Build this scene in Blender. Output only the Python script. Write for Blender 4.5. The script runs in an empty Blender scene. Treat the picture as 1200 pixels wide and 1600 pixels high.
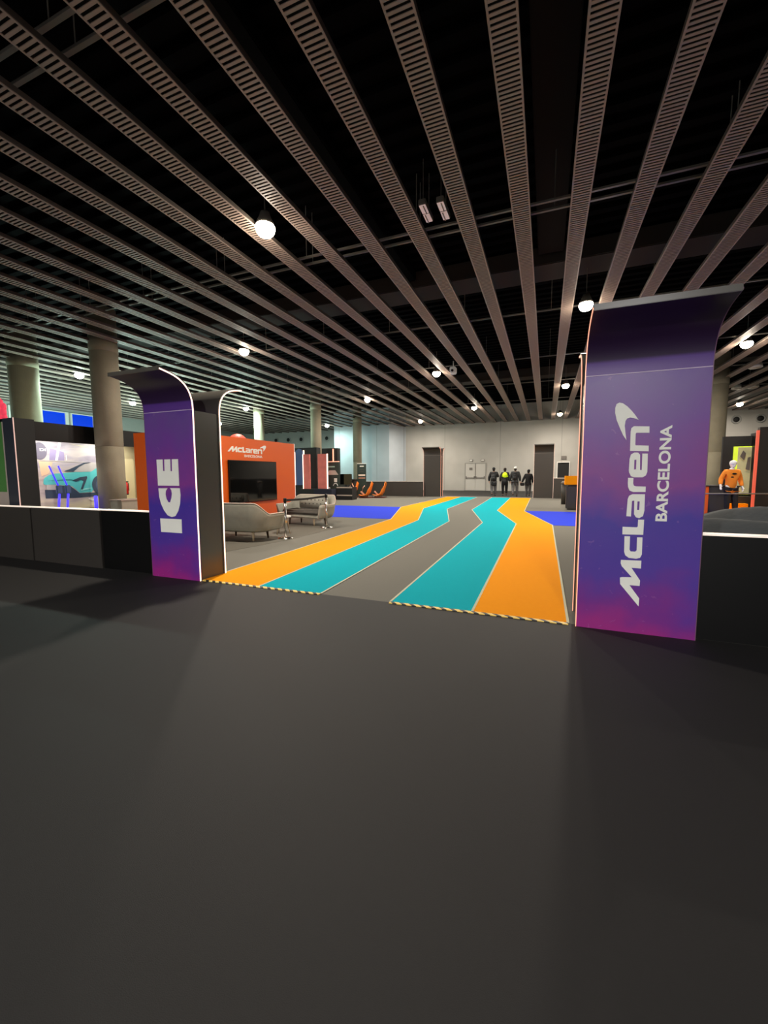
import bpy, bmesh, math, random
from mathutils import Vector, Matrix
random.seed(4)
SC = bpy.context.scene
COL = SC.collection

# ------------------------------------------------------------------ camera
cam = bpy.data.cameras.new('camera'); camo = bpy.data.objects.new('camera', cam); COL.objects.link(camo)
cam.sensor_fit = 'HORIZONTAL'; cam.sensor_width = 36.0; cam.lens = 635.0 / 1200.0 * 36.0
cam.clip_start = 0.05; cam.clip_end = 200
camo.matrix_world = Matrix(((0.929516, -0.029581, 0.367594, 0), (0.368758, 0.085995, -0.925539, 0),
                            (-0.004233, 0.995856, 0.090842, 1.4), (0, 0, 0, 1)))
SC.camera = camo
SC.view_settings.view_transform = 'Standard'; SC.view_settings.look = 'None'
SC.view_settings.exposure = 0.55; SC.view_settings.gamma = 1.0
SC.view_settings.use_curve_mapping = False
# ------------------------------------------------------------------ world
W = bpy.data.worlds.new('world'); SC.world = W; W.use_nodes = True
W.node_tree.nodes['Background'].inputs[0].default_value = (0.85, 0.9, 1.0, 1)
W.node_tree.nodes['Background'].inputs[1].default_value = 0.02
LAMP_W = 205.0          # downward watts of one ceiling lamp
LAMP_OMNI = 16.0       # light leaving sideways
WARM = (1.0, 0.89, 0.76); COOL = (0.72, 1.0, 0.88)

# ------------------------------------------------------------------ helpers
def lin(c):
    return tuple(((v / 255) / 12.92 if v / 255 <= 0.04045 else ((v / 255 + 0.055) / 1.055) ** 2.4) for v in c) + (1.0,)

def mat(name, rgb, rough=0.6, metal=0.0, var=0.0, vscale=4.0, bump=0.0, bscale=60.0, emit=0.0, spec=0.5, coat=0.0):
    m = bpy.data.materials.new(name); m.use_nodes = True
    nt = m.node_tree; b = nt.nodes['Principled BSDF']
    c = lin(rgb)
    b.inputs['Base Color'].default_value = c
    b.inputs['Roughness'].default_value = rough; b.inputs['Metallic'].default_value = metal
    b.inputs['Specular IOR Level'].default_value = spec
    b.inputs['Coat Weight'].default_value = coat
    tc = nt.nodes.new('ShaderNodeTexCoord')
    if var > 0:
        n = nt.nodes.new('ShaderNodeTexNoise'); n.inputs['Scale'].default_value = vscale; n.inputs['Detail'].default_value = 6
        mx = nt.nodes.new('ShaderNodeMix'); mx.data_type = 'RGBA'
        mx.inputs[6].default_value = tuple(v * (1 - var) for v in c[:3]) + (1,)
        mx.inputs[7].default_value = tuple(min(1, v * (1 + var)) for v in c[:3]) + (1,)
        nt.links.new(tc.outputs['Object'], n.inputs['Vector']); nt.links.new(n.outputs['Fac'], mx.inputs[0])
        nt.links.new(mx.outputs[2], b.inputs['Base Color'])
    if bump > 0:
        n2 = nt.nodes.new('ShaderNodeTexNoise'); n2.inputs['Scale'].default_value = bscale; n2.inputs['Detail'].default_value = 3
        bp = nt.nodes.new('ShaderNodeBump'); bp.inputs['Strength'].default_value = bump; bp.inputs['Distance'].default_value = 0.02
        nt.links.new(tc.outputs['Object'], n2.inputs['Vector']); nt.links.new(n2.outputs['Fac'], bp.inputs['Height'])
        nt.links.new(bp.outputs['Normal'], b.inputs['Normal'])
    if emit > 0:
        b.inputs['Emission Color'].default_value = c; b.inputs['Emission Strength'].default_value = emit
    return m

def tag(o, label=None, cat=None, group=None, kind=None):
    if label: o['label'] = label
    if cat: o['category'] = cat
    if group: o['group'] = group
    if kind: o['kind'] = kind
    return o

def obj(name, bm, m, parent=None, smooth=False):
    me = bpy.data.meshes.new(name)
    if isinstance(bm, bmesh.types.BMesh):
        bmesh.ops.recalc_face_normals(bm, faces=bm.faces[:])
        bm.to_mesh(me); bm.free()
    else:
        me = bm
    me.materials.clear(); me.materials.append(m)
    if smooth:
        for p in me.polygons: p.use_smooth = True
    o = bpy.data.objects.new(name, me); COL.objects.link(o)
    if parent: o.parent = parent
    return o

def empty(name, loc, rz=0.0):
    o = bpy.data.objects.new(name, None); COL.objects.link(o)
    o.location = loc; o.rotation_euler = (0, 0, rz); o.empty_display_size = 0.1
    return o

def struct(name, bm, m, parent=None, smooth=False):
    return tag(obj(name, bm, m, parent, smooth), kind='structure') if not parent else obj(name, bm, m, parent, smooth)

def kids(o): return [c for c in bpy.data.objects if c.parent == o]
def copy_tree(o, parent=None):
    ch = kids(o)
    c = o.copy(); COL.objects.link(c); c.parent = parent
    for k in ch: copy_tree(k, c)
    return c

def NB(): return bmesh.new()
def box(bm, x0, x1, y0, y1, z0, z1, bev=0.0):
    v = [bm.verts.new((x, y, z)) for z in (z0, z1) for y in (y0, y1) for x in (x0, x1)]
    fs = [bm.faces.new([v[i] for i in q]) for q in ((0, 2, 3, 1), (4, 5, 7, 6), (0, 1, 5, 4), (2, 6, 7, 3), (0, 4, 6, 2), (1, 3, 7, 5))]
    if bev > 0:
        es = list({e for f in fs for e in f.edges})
        bmesh.ops.bevel(bm, geom=es, offset=bev, segments=2, affect='EDGES', clamp_overlap=True)
    return bm
def tube(bm, pts, r, n=10, r2=None, caps=True):
    pts = [Vector(p) for p in pts]; rings = []
    N = len(pts)
    for i, p in enumerate(pts):
        d = (pts[min(i + 1, N - 1)] - pts[max(i - 1, 0)]).normalized()
        a = Vector((0, 0, 1)) if abs(d.z) < 0.9 else Vector((1, 0, 0))
        u = d.cross(a).normalized(); w = d.cross(u).normalized()
        rr = r if r2 is None else r + (r2 - r) * i / (N - 1)
        rings.append([bm.verts.new(p + (u * math.cos(t) + w * math.sin(t)) * rr) for t in [2 * math.pi * k / n for k in range(n)]])
    for a, b in zip(rings, rings[1:]):
        for k in range(n): bm.faces.new((a[k], a[(k + 1) % n], b[(k + 1) % n], b[k]))
    if caps: bm.faces.new(rings[0][::-1]); bm.faces.new(rings[-1])
    return bm
def lathe(bm, prof, c=(0, 0, 0), n=28):
    rings = []
    for r, z in prof:
        rings.append([bm.verts.new((c[0] + max(r, 1e-4) * math.cos(2 * math.pi * k / n), c[1] + max(r, 1e-4) * math.sin(2 * math.pi * k / n), c[2] + z)) for k in range(n)])
    for a, b in zip(rings, rings[1:]):
        for k in range(n): bm.faces.new((a[k], a[(k + 1) % n], b[(k + 1) % n], b[k]))
    bm.faces.new(rings[0][::-1]); bm.faces.new(rings[-1])
    return bm
def ball(bm, c, rx, ry=None, rz=None, sub=3):
    ry = ry or rx; rz = rz or rx
    r = bmesh.ops.create_icosphere(bm, subdivisions=sub, radius=1.0)
    for v in r['verts']: v.co = Vector((v.co.x * rx + c[0], v.co.y * ry + c[1], v.co.z * rz + c[2]))
    return bm
def prism(bm, poly, f):            # poly of 2D points, f(u,v,w) -> 3D, w in 0..1
    a = [bm.verts.new(f(u, v, 0)) for u, v in poly]; b = [bm.verts.new(f(u, v, 1)) for u, v in poly]
    bm.faces.new(a[::-1]); bm.faces.new(b)
    n = len(poly)
    for i in range(n): bm.faces.new((a[i], a[(i + 1) % n], b[(i + 1) % n], b[i]))
    return bm
def poly_mesh(contours, depth=0.004):      # filled outlines with holes, as a thin solid in XY
    cu = bpy.data.curves.new('outline', 'CURVE'); cu.dimensions = '2D'; cu.fill_mode = 'BOTH'; cu.extrude = depth / 2
    for c in contours:
        s = cu.splines.new('POLY'); s.points.add(len(c) - 1)
        for p, (x, y) in zip(s.points, c): p.co = (x, y, 0, 1)
        s.use_cyclic_u = True
    o = bpy.data.objects.new('outline', cu); COL.objects.link(o)
    dg = bpy.context.evaluated_depsgraph_get(); me = bpy.data.meshes.new_from_object(o.evaluated_get(dg))
    bpy.data.objects.remove(o); bpy.data.curves.remove(cu)
    return me
def text_mesh(txt, w, h, depth=0.004, bold=0.0):       # centred at 0, fitted to w x h
    cu = bpy.data.curves.new('text', 'FONT'); cu.body = txt; cu.extrude = depth / 2; cu.resolution_u = 6; cu.offset = bold
    o = bpy.data.objects.new('text', cu); COL.objects.link(o)
    dg = bpy.context.evaluated_depsgraph_get(); me = bpy.data.meshes.new_from_object(o.evaluated_get(dg))
    bpy.data.objects.remove(o); bpy.data.curves.remove(cu)
    xs = [v.co.x for v in me.vertices]; ys = [v.co.y for v in me.vertices]
    x0, x1, y0, y1 = min(xs), max(xs), min(ys), max(ys)
    for v in me.vertices:
        v.co.x = ((v.co.x - x0) / (x1 - x0) - 0.5) * w; v.co.y = ((v.co.y - y0) / (y1 - y0) - 0.5) * h
    return me
def remap(me, f):
    for v in me.vertices: v.co = f(v.co.x, v.co.y, v.co.z)
    me.update(); return me

# ------------------------------------------------------------------ materials
M = {}
M['dark_floor'] = mat('dark_vinyl_carpet', (40, 39, 38), 0.66, var=0.06, vscale=30, bump=0.15, bscale=350, spec=0.35)
M['grey_carpet'] = mat('grey_carpet', (122, 120, 112), 0.9, var=0.08, vscale=40, bump=0.25, bscale=300, spec=0.1)
M['rug'] = mat('olive_grey_carpet', (112, 109, 100), 0.95, var=0.08, vscale=40, bump=0.25, bscale=300, spec=0.1)
M['cyan'] = mat('cyan_carpet', (0, 172, 186), 0.9, var=0.05, vscale=30, bump=0.2, bscale=300, spec=0.1)
M['orange_c'] = mat('orange_carpet', (255, 158, 16), 0.9, var=0.05, vscale=20, bump=0.2, bscale=300, spec=0.1)
M['blue_c'] = mat('blue_carpet', (50, 70, 220), 0.9, var=0.05, vscale=20, bump=0.2, bscale=300, spec=0.1)
M['seam'] = mat('pale_carpet_seam', (200, 200, 170), 0.7)
M['black'] = mat('black_panel_laminate', (11, 11, 11), 0.4, var=0.08, vscale=2, spec=0.3)
M['black_matte'] = mat('black_matte_panel', (24, 24, 24), 0.7)
M['side'] = mat('charcoal_satin_panel', (88, 85, 78), 0.28, var=0.05, vscale=2)
M['dark_lam'] = mat('dark_brown_laminate', (54, 50, 46), 0.5)
M['white_trim'] = mat('white_edge_trim', (250, 235, 220), 0.4, emit=0.35)  # no lamp: emission adds the light the trim catches from above
M['led_warm'] = mat('warm_led_strip', (255, 214, 190), 0.4, emit=1.6)
M['led_red'] = mat('red_led_strip', (255, 170, 140), 0.4, emit=0.8)
M['edge_dim'] = mat('dull_mauve_edge', (120, 84, 110), 0.4)
M['letter'] = mat('white_vinyl_lettering', (250, 250, 240), 0.5)
M['orange_w'] = mat('orange_painted_panel', (235, 98, 14), 0.45)
M['screen'] = mat('black_glass_screen', (6, 7, 8), 0.06, coat=0.5)
M['wall'] = None
M['concrete'] = mat('fair_faced_concrete', (148, 141, 120), 0.8, var=0.22, vscale=2.2, bump=0.2, bscale=25)
M['beam'] = mat('baffle_metal', (160, 140, 129), 0.5, metal=0.0)
M['flange'] = mat('baffle_flange_dark_metal', (70, 60, 56), 0.6)
M['beam_in'] = mat('baffle_inner_dark', (14, 11, 10), 0.9)
M['rail'] = mat('grey_suspension_rail', (118, 112, 106), 0.5, metal=0.3)
M['duct'] = mat('brown_grey_duct', (38, 30, 27), 0.9, var=0.1)
M['deck'] = mat('black_ceiling_deck', (6, 5, 6), 1.0, var=0.2, vscale=0.6, spec=0.05)
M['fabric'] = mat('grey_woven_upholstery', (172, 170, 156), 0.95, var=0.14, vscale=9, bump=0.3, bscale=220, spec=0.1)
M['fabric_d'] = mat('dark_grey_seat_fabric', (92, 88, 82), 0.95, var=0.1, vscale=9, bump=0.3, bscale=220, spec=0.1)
M['piping'] = mat('pale_piping', (225, 205, 190), 0.8)
M['button'] = mat('dark_upholstery_button', (60, 56, 52), 0.8)
M['wood_l'] = mat('pale_beech_leg', (222, 200, 165), 0.5, var=0.08, vscale=14)
M['wood_d'] = mat('dark_walnut_leg', (86, 66, 50), 0.5, var=0.1, vscale=14)
M['white'] = mat('white_lacquer', (236, 234, 228), 0.4)
M['chrome'] = mat('polished_steel', (215, 212, 205), 0.18, metal=1.0)
M['belt'] = mat('black_woven_belt', (28, 28, 28), 0.8)
M['navy'] = mat('navy_fabric', (30, 34, 52), 0.8)
M['green_p'] = mat('dark_green_printed_banner', (38, 52, 46), 0.6, var=0.2, vscale=3)
M['pink_p'] = mat('pink_red_printed_panel', (232, 120, 110), 0.6, var=0.35, vscale=2.5)
M['red'] = mat('red_plastic', (205, 40, 36), 0.4)
M['red_ball'] = mat('red_paper_lantern', (235, 84, 66), 0.5, emit=0.5)
M['steelblue'] = mat('blue_grey_display', (70, 92, 140), 0.5)
M['orange_s'] = mat('orange_moulded_shell', (240, 130, 40), 0.4)
M['pinkish'] = mat('copper_pink_metal', (220, 160, 135), 0.35, metal=0.4)
M['darkred'] = mat('dark_red_metal', (90, 30, 26), 0.5)
M['skin'] = mat('skin', (198, 150, 124), 0.6, var=0.05)
M['hair'] = mat('dark_hair', (38, 30, 26), 0.8)
M['jacket_k'] = mat('black_jacket_cloth', (34, 35, 38), 0.85, bump=0.3, bscale=30)
M['jacket_g'] = mat('charcoal_jacket_cloth', (50, 52, 54), 0.85, bump=0.3, bscale=30)
M['hivis'] = mat('yellow_high_visibility_cloth', (214, 245, 20), 0.7, emit=0.1)
M['trouser_g'] = mat('grey_trouser_cloth', (96, 96, 98), 0.9)
M['trouser_k'] = mat('black_trouser_cloth', (30, 30, 33), 0.9)
M['shoe'] = mat('black_shoe_leather', (22, 22, 22), 0.5)
M['shoe_w'] = mat('white_shoe', (225, 222, 215), 0.5)
M['mann'] = mat('white_mannequin_gloss', (235, 232, 228), 0.35)
M['jersey'] = mat('orange_jersey_cloth', (246, 142, 34), 0.8)
M['cloth'] = mat('dark_drape_cloth', (78, 82, 84), 0.8, bump=0.3, bscale=12)
M['fluo_pink'] = mat('tube_reflector_added_glow', (225, 196, 190), 0.4, emit=0.25)  # the fitting is off; a faint glow is put into its colour
M['lamp_glow'] = mat('lamp_diffuser_lit', (255, 243, 214), 0.4, emit=30)
M['lamp_cool'] = mat('lamp_diffuser_lit_cool', (240, 255, 238), 0.4, emit=26)
M['lamp_off'] = mat('lamp_diffuser_unlit', (190, 176, 165), 0.4)
M['blueglass'] = mat('blue_backlit_glazing', (4, 52, 190), 0.15, emit=0.55)
M['bluebar'] = mat('blue_light_bar', (64, 52, 250), 0.4, emit=1.0)
M['greenpanel'] = mat('green_display_panel', (60, 110, 50), 0.5, emit=0.15)
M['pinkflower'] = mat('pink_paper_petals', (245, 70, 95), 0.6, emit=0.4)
M['yellowwall'] = mat('cream_lit_wall', (235, 225, 175), 0.6)
M['tape'] = None; M['seam_l'] = mat('pale_lilac_joint', (200, 180, 210), 0.5)

def nodes_of(name, rough=0.6, spec=0.5):
    m = bpy.data.materials.new(name); m.use_nodes = True; nt = m.node_tree
    b = nt.nodes['Principled BSDF']; b.inputs['Roughness'].default_value = rough; b.inputs['Specular IOR Level'].default_value = spec
    return m, nt, b
def mth(nt, op, a, b=None):
    n = nt.nodes.new('ShaderNodeMath'); n.operation = op
    for i, v in enumerate((a, b)):
        if v is None: continue
        if isinstance(v, (int, float)): n.inputs[i].default_value = v
        else: nt.links.new(v, n.inputs[i])
    return n.outputs[0]
def ramp(nt, fac, stops):
    r = nt.nodes.new('ShaderNodeValToRGB'); nt.links.new(fac, r.inputs[0])
    while len(r.color_ramp.elements) < len(stops): r.color_ramp.elements.new(0.5)
    for e, (p, c) in zip(r.color_ramp.elements, stops): e.position = p; e.color = lin(c)
    return r.outputs[0]
def mixc(nt, f, a, b):
    n = nt.nodes.new('ShaderNodeMix'); n.data_type = 'RGBA'
    for i, v in ((0, f), (6, a), (7, b)):
        if isinstance(v, (int, float)): n.inputs[i].default_value = v
        elif isinstance(v, tuple): n.inputs[i].default_value = v
        else: nt.links.new(v, n.inputs[i])
    return n.outputs[2]

# white panelled wall with vertical joints (object x)
def wall_mat(name, rgb, pitch, axis='X'):
    m, nt, b = nodes_of(name, 0.7)
    tc = nt.nodes.new('ShaderNodeTexCoord'); s = nt.nodes.new('ShaderNodeSeparateXYZ'); nt.links.new(tc.outputs['Object'], s.inputs[0])
    fr = mth(nt, 'FRACT', mth(nt, 'DIVIDE', mth(nt, 'SUBTRACT', s.outputs[axis], 1.08), pitch))
    j = mth(nt, 'LESS_THAN', fr, 0.05 / pitch)
    n = nt.nodes.new('ShaderNodeTexNoise'); n.inputs['Scale'].default_value = 0.6; nt.links.new(tc.outputs['Object'], n.inputs['Vector'])
    base = ramp(nt, n.outputs['Fac'], [(0.3, tuple(int(v * 0.93) for v in rgb)), (0.7, rgb)])
    nt.links.new(mixc(nt, j, base, lin(tuple(int(v * 0.84) for v in rgb))), b.inputs['Base Color'])
    return m
M['wall'] = wall_mat('white_wall_panels', (196, 193, 186), 4.775)
M['wall_blue'] = wall_mat('pale_blue_grey_wall_panels', (196, 206, 214), 1.9)
M['door_leaf'] = mat('white_door_leaf', (200, 197, 190), 0.6); M['door_frame'] = mat('grey_door_frame', (160, 158, 152), 0.6)
M['wall_plain'] = mat('plain_light_grey_wall', (168, 168, 164), 0.8, var=0.05)

# printed purple graphic, clouds vary with height
def purple():
    m, nt, b = nodes_of('purple_cloud_print', 0.38)
    tc = nt.nodes.new('ShaderNodeTexCoord'); s = nt.nodes.new('ShaderNodeSeparateXYZ'); nt.links.new(tc.outputs['Object'], s.inputs[0])
    n = nt.nodes.new('ShaderNodeTexNoise'); n.inputs['Scale'].default_value = 1.9; n.inputs['Detail'].default_value = 5; nt.links.new(tc.outputs['Object'], n.inputs['Vector'])
    z = mth(nt, 'ADD', mth(nt, 'DIVIDE', s.outputs['Z'], 2.7), mth(nt, 'MULTIPLY', mth(nt, 'SUBTRACT', n.outputs['Fac'], 0.5), 0.38))
    base = ramp(nt, z, [(0.0, (160, 38, 132)), (0.09, (122, 42, 142)), (0.2, (84, 54, 160)), (0.36, (72, 52, 160)), (0.52, (134, 58, 146)), (0.66, (114, 62, 154)), (0.80, (106, 74, 150)), (0.86, (96, 58, 150)), (1.0, (84, 44, 126))])
    n2 = nt.nodes.new('ShaderNodeTexNoise'); n2.inputs['Scale'].default_value = 16; n2.inputs['Detail'].default_value = 9; n2.inputs['Distortion'].default_value = 0.6
    nt.links.new(tc.outputs['Object'], n2.inputs['Vector'])
    sp = mth(nt, 'MULTIPLY', mth(nt, 'GREATER_THAN', n2.outputs['Fac'], 0.69), 0.18)
    nt.links.new(mixc(nt, sp, base, lin((190, 140, 190))), b.inputs['Base Color'])
    return m
M['purple'] = purple()
def hood_reflection_print():  # purple print with a dark reflection painted in above the bend
    m, nt, b = nodes_of('purple_hood_painted_reflection', 0.38)
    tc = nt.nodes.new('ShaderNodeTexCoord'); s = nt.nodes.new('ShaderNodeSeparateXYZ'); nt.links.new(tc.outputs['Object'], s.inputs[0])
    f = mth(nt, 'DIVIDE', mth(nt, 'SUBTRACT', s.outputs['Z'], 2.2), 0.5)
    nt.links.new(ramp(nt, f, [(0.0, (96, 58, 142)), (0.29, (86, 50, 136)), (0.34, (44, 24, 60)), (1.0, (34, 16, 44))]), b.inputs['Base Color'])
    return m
M['hood'] = hood_reflection_print()

def hazard():
    m, nt, b = nodes_of('yellow_black_hazard_tape', 0.5)
    tc = nt.nodes.new('ShaderNodeTexCoord'); s = nt.nodes.new('ShaderNodeSeparateXYZ'); nt.links.new(tc.outputs['Object'], s.inputs[0])
    d = mth(nt, 'FRACT', mth(nt, 'DIVIDE', mth(nt, 'ADD', s.outputs['X'], s.outputs['Y']), 0.11))
    nt.links.new(mixc(nt, mth(nt, 'LESS_THAN', d, 0.45), lin((250, 214, 110)), lin((40, 38, 34))), b.inputs['Base Color'])
    return m
M['tape'] = hazard()

# ------------------------------------------------------------------ setting
TH = 4.09
struct('floor', box(NB(), -46, 26, -13, 41, -0.2, -0.012), M['dark_floor'])
tag(struct('floor_front', box(NB(), -46, 26, -13, TH, -0.012, 0.0), M['dark_floor']))
bm = box(NB(), -46, 26, TH, 26.4, -0.012, 0.0); struct('floor_hall', bm, M['grey_carpet'])
bm = box(NB(), -46, 26, 26.4, 41, -0.012, 0.0); struct('floor_back', bm, M['dark_floor'])
# walls
struct('wall_back', box(NB(), -12.1, 26, 36.0, 36.3, 0, 7.5), M['wall'])
struct('wall_back_left', box(NB(), -46, -18.43, 36.0, 36.3, 0, 7.5), M['wall_plain'])
bm = NB(); prism(bm, [(-18.43, 33.9), (-18.43, 36.0), (-12.1, 36.0), (-12.9, 33.8), (-14.6, 33.8), (-14.65, 33.95)], lambda u, v, w: (u, v, 7.5 * w))
struct('wall_back_block', bm, M['wall_blue'])
struct('wall_left', box(NB(), -31.3, -31.0, -13, 36, 0, 7.5), M['wall_plain'])
struct('wall_right', box(NB(), 25.7, 26, -13, 36, 0, 7.5), M['wall_plain'])
struct('wall_front', box(NB(), -31, 25.7, -13, -12.7, 0, 7.5), M['wall_plain'])
# deck
bm = NB(); n = 0; y = -12.7
prev = None
while y < 36:
    for dy, z in ((0.0, 7.35), (0.16, 7.35), (0.2, 7.25), (0.36, 7.25)):
        a = bm.verts.new((-31, y + dy, z)); b = bm.verts.new((25.7, y + dy, z))
        if prev: bm.faces.new((prev[0], prev[1], b, a))
        prev = (a, b)
    y += 0.4
struct('ceiling', bm, M['deck'])
# round air nozzles in the far walls
def nozzle(x, z, label):
    r = empty('air_nozzle', (x, 35.97, z)); tag(r, label, 'air vent', 'round air nozzles in the far wall')
    bm = NB()
    ringpts = [(0.27, 0.0), (0.30, 0.03), (0.27, 0.07), (0.19, 0.05), (0.19, 0.0)]
    rings = [[bm.verts.new((p * math.cos(2 * math.pi * k / 24), -q, p * math.sin(2 * math.pi * k / 24))) for k in range(24)] for p, q in ringpts]
    for a, b in zip(rings, rings[1:]):
        for k in range(24): bm.faces.new((a[k], a[(k + 1) % 24], b[(k + 1) % 24], b[k]))
    obj('ring', bm, M['wall_plain'], r, True)
    obj('nozzle_core', ball(NB(), (0, -0.06, 0), 0.18, 0.08, 0.18), M['black_matte'], r, True)
for x in (-26.42, -24.9, -23.35, -20.37): nozzle(x, 5.05, 'dark round air nozzle high in the far wall left of the white block')
for x in (12.26, 13.6): nozzle(x, 5.16, 'dark round air nozzle high in the far wall above the right booth')
# blue glazing on the left wall
for i, (a, b) in enumerate(((15.2, 16.8), (16.95, 18.45), (18.75, 20.3), (20.5, 22.0))):
    w = tag(empty('window_%d' % (i + 1), (-31.0, a, 3.0)), kind='structure')
    obj('pane', box(NB(), 0.0, 0.05, 0.06, b - a - 0.06, 0.06, 2.74), M['blueglass'], w)
    f = NB(); L = b - a
    box(f, 0, 0.12, -0.02, 0.07, 0, 2.8); box(f, 0, 0.12, L - 0.07, L + 0.14, 0, 2.8); box(f, 0, 0.12, 0.07, L - 0.07, 0, 0.07); box(f, 0, 0.12, 0.07, L - 0.07, 2.73, 2.8)
    obj('window_frame', f, M['white'], w)
# emergency doors in the back wall
d = tag(empty('door_1', (-6.57, 36.0, 0.0)), kind='structure')
f = NB(); box(f, -0.07, 0, -0.06, 0, 0, 2.42); box(f, 1.70, 1.77, -0.06, 0, 0, 2.42); box(f, 0, 1.70, -0.06, 0, 2.35, 2.42)
obj('door_frame', f, M['door_frame'], d)
for k in (0, 1):
    x0 = 0.01 + k * 0.855
    lf = obj('door_leaf', box(NB(), x0, x0 + 0.83, -0.04, 0, 0.02, 2.34, 0.005), M['door_leaf'], d)
    hb = NB(); tube(hb, [(x0 + 0.06, -0.11, 1.12), (x0 + 0.77, -0.11, 1.12)], 0.03); box(hb, x0 + 0.03, x0 + 0.1, -0.13, -0.04, 1.05, 1.25); box(hb, x0 + 0.72, x0 + 0.79, -0.13, -0.04, 1.05, 1.25)
    obj('panic_bar', hb, mat('grey_bar_%d' % k, (120, 116, 110), 0.5), lf)
obj('centre_post', box(NB(), 0.83, 0.87, -0.07, 0, 1.1, 2.35), M['dark_lam'], d)
for x, l in ((-6.1, 'small grey emergency sign above the left leaf of the double door'), (-5.1, 'small round grey emergency light above the right leaf of the double door')):
    s = empty('exit_sign', (x, 35.99, 2.62)); tag(s, l, 'sign')
    obj('sign_body', box(NB(), -0.15, 0.15, -0.06, 0, -0.08, 0.1, 0.01), M['rail'], s)
    obj('sign_face', box(NB(), -0.12, 0.12, -0.07, -0.055, -0.05, 0.07), M['white'], s)
s = empty('notice_plate', (-6.1, 35.95, 1.9)); tag(s, 'small grey notice plate on the left leaf of the double door', 'sign')
obj('plate', box(NB(), -0.13, 0.13, -0.03, 0.0, -0.1, 0.1), M['rail'], s)
# service opening right of the gate
w = tag(empty('window_5', (0.86, 36.0, 0.98)), kind='structure')
f = NB(); box(f, -0.06, 0, -0.12, 0, -0.06, 1.42); box(f, 0.85, 0.91, -0.12, 0, -0.06, 1.42); box(f, 0, 0.85, -0.12, 0, 1.34, 1.42); box(f, -0.3, 0.85, -0.16, 0, -0.06, 0.0)
obj('window_frame', f, M['white'], w)
obj('dark_glass', box(NB(), 0, 0.85, -0.02, 0.0, 0, 1.34), M['black_matte'], w)
s = empty('exit_sign', (1.3, 35.99, 2.72)); tag(s, 'small dark square sign above the service window in the back wall', 'sign')
obj('sign_body', box(NB(), -0.2, 0.2, -0.06, 0, -0.14, 0.14, 0.01), M['rail'], s)

# ------------------------------------------------------------------ ceiling baffles
BZ = 5.78
def baffle():
    root = empty('ceiling_baffle', (0, 0, BZ)); tag(root, 'long grey slotted ceiling baffle running away to the far wall', 'ceiling baffle', 'slotted ceiling baffles')
    y0, y1 = -3.0, 35.95; w = 0.29
    b = NB()
    box(b, 0, 0.022, y0, y1, 0, 0.012); box(b, w - 0.022, w, y0, y1, 0, 0.012)
    y = y0; pitch = 0.062
    while y < y1 - pitch:
        box(b, 0.022, w - 0.022, y, y + pitch * 0.5, 0.001, 0.010); y += pitch
    obj('slotted_face', b, M['beam'], root)
    b = NB(); box(b, 0, 0.004, y0, y1, 0.012, 0.08); box(b, w - 0.004, w, y0, y1, 0.012, 0.08)
    obj('side_flange', b, M['flange'], root)
    obj('inner_lining', box(NB(), 0.01, w - 0.01, y0, y1, 0.07, 0.075), M['beam_in'], root)
    return root
bf = baffle()
first = True
k = -30
while True:
    x = -2.468 + 0.9035 * k
    if x > 15: break
    if x > -30.8:
        o = bf if first else copy_tree(bf)
        first = False
        o.location = (x, 0, BZ)
    k += 1
# suspension rails
def rail(y, z=6.12, w=0.05, label=''):
    r = empty('suspension_rail', (0, y, z)); tag(r, label, 'ceiling rail')
    b = NB(); box(b, -30.9, 25.6, -w / 2, w / 2, 0, 0.035); obj('rail_channel', b, M['rail'], r)
    b = NB()
    for i in range(22): tube(b, [(-30 + i * 2.5, 0, 0.035), (-30 + i * 2.5, 0, 7.2 - z)], 0.008, 6)
    obj('hanger_rod', b, M['rail'], r)['kind'] = 'stuff'
rail(3.10, label='nearer rail of the front pair crossing above the baffles at the top of the picture')
rail(3.36, label='farther rail of the front pair crossing above the baffles at the top of the picture')
rail(8.07, label='nearer rail of the pair crossing above the baffles by the two unlit tube lights')
rail(8.33, label='farther rail of the pair crossing above the baffles by the two unlit tube lights')
rail(13.15, label='thin rail crossing above the baffles just behind the wide duct')
rail(18.1, label='thin rail crossing above the baffles near the middle of the hall')
rail(22.8, label='thin rail crossing above the baffles two thirds down the hall')
rail(28.0, label='thin rail crossing above the baffles farthest down the hall')
for (x0, x1, y0, y1, z0, l) in ((-30.9, 25.6, 11.7, 12.7, 6.75, 'wide brown grey duct crossing the hall above the baffles, nearer one'),
                                (-30.9, 25.6, 24.2, 25.1, 6.75, 'wide brown grey duct crossing the hall above the baffles, farther one')):
    r = empty('air_duct', (0, y0, z0)); tag(r, l, 'duct')
    obj('duct_body', box(NB(), x0, x1, 0, y1 - y0, 0, 0.45, 0.02), M['duct'], r)
r = empty('air_duct', (-0.05, 4.0, 6.95)); tag(r, 'narrow dark brown duct running away above the baffles near the picture centre', 'duct')
obj('duct_body', box(NB(), -0.3, 0.3, -6, 7.6, 0, 0.25, 0.02), mat('dark_brown_duct', (22, 16, 15), 0.95, spec=0.1), r)
r = empty('air_duct', (-3.9, 4.0, 6.9)); tag(r, 'narrow dark duct running away above the baffles right of the brightest lamp', 'duct')
obj('duct_body', box(NB(), -0.3, 0.3, -6, 7.6, 0, 0.25, 0.02), M['deck'], r)

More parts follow.
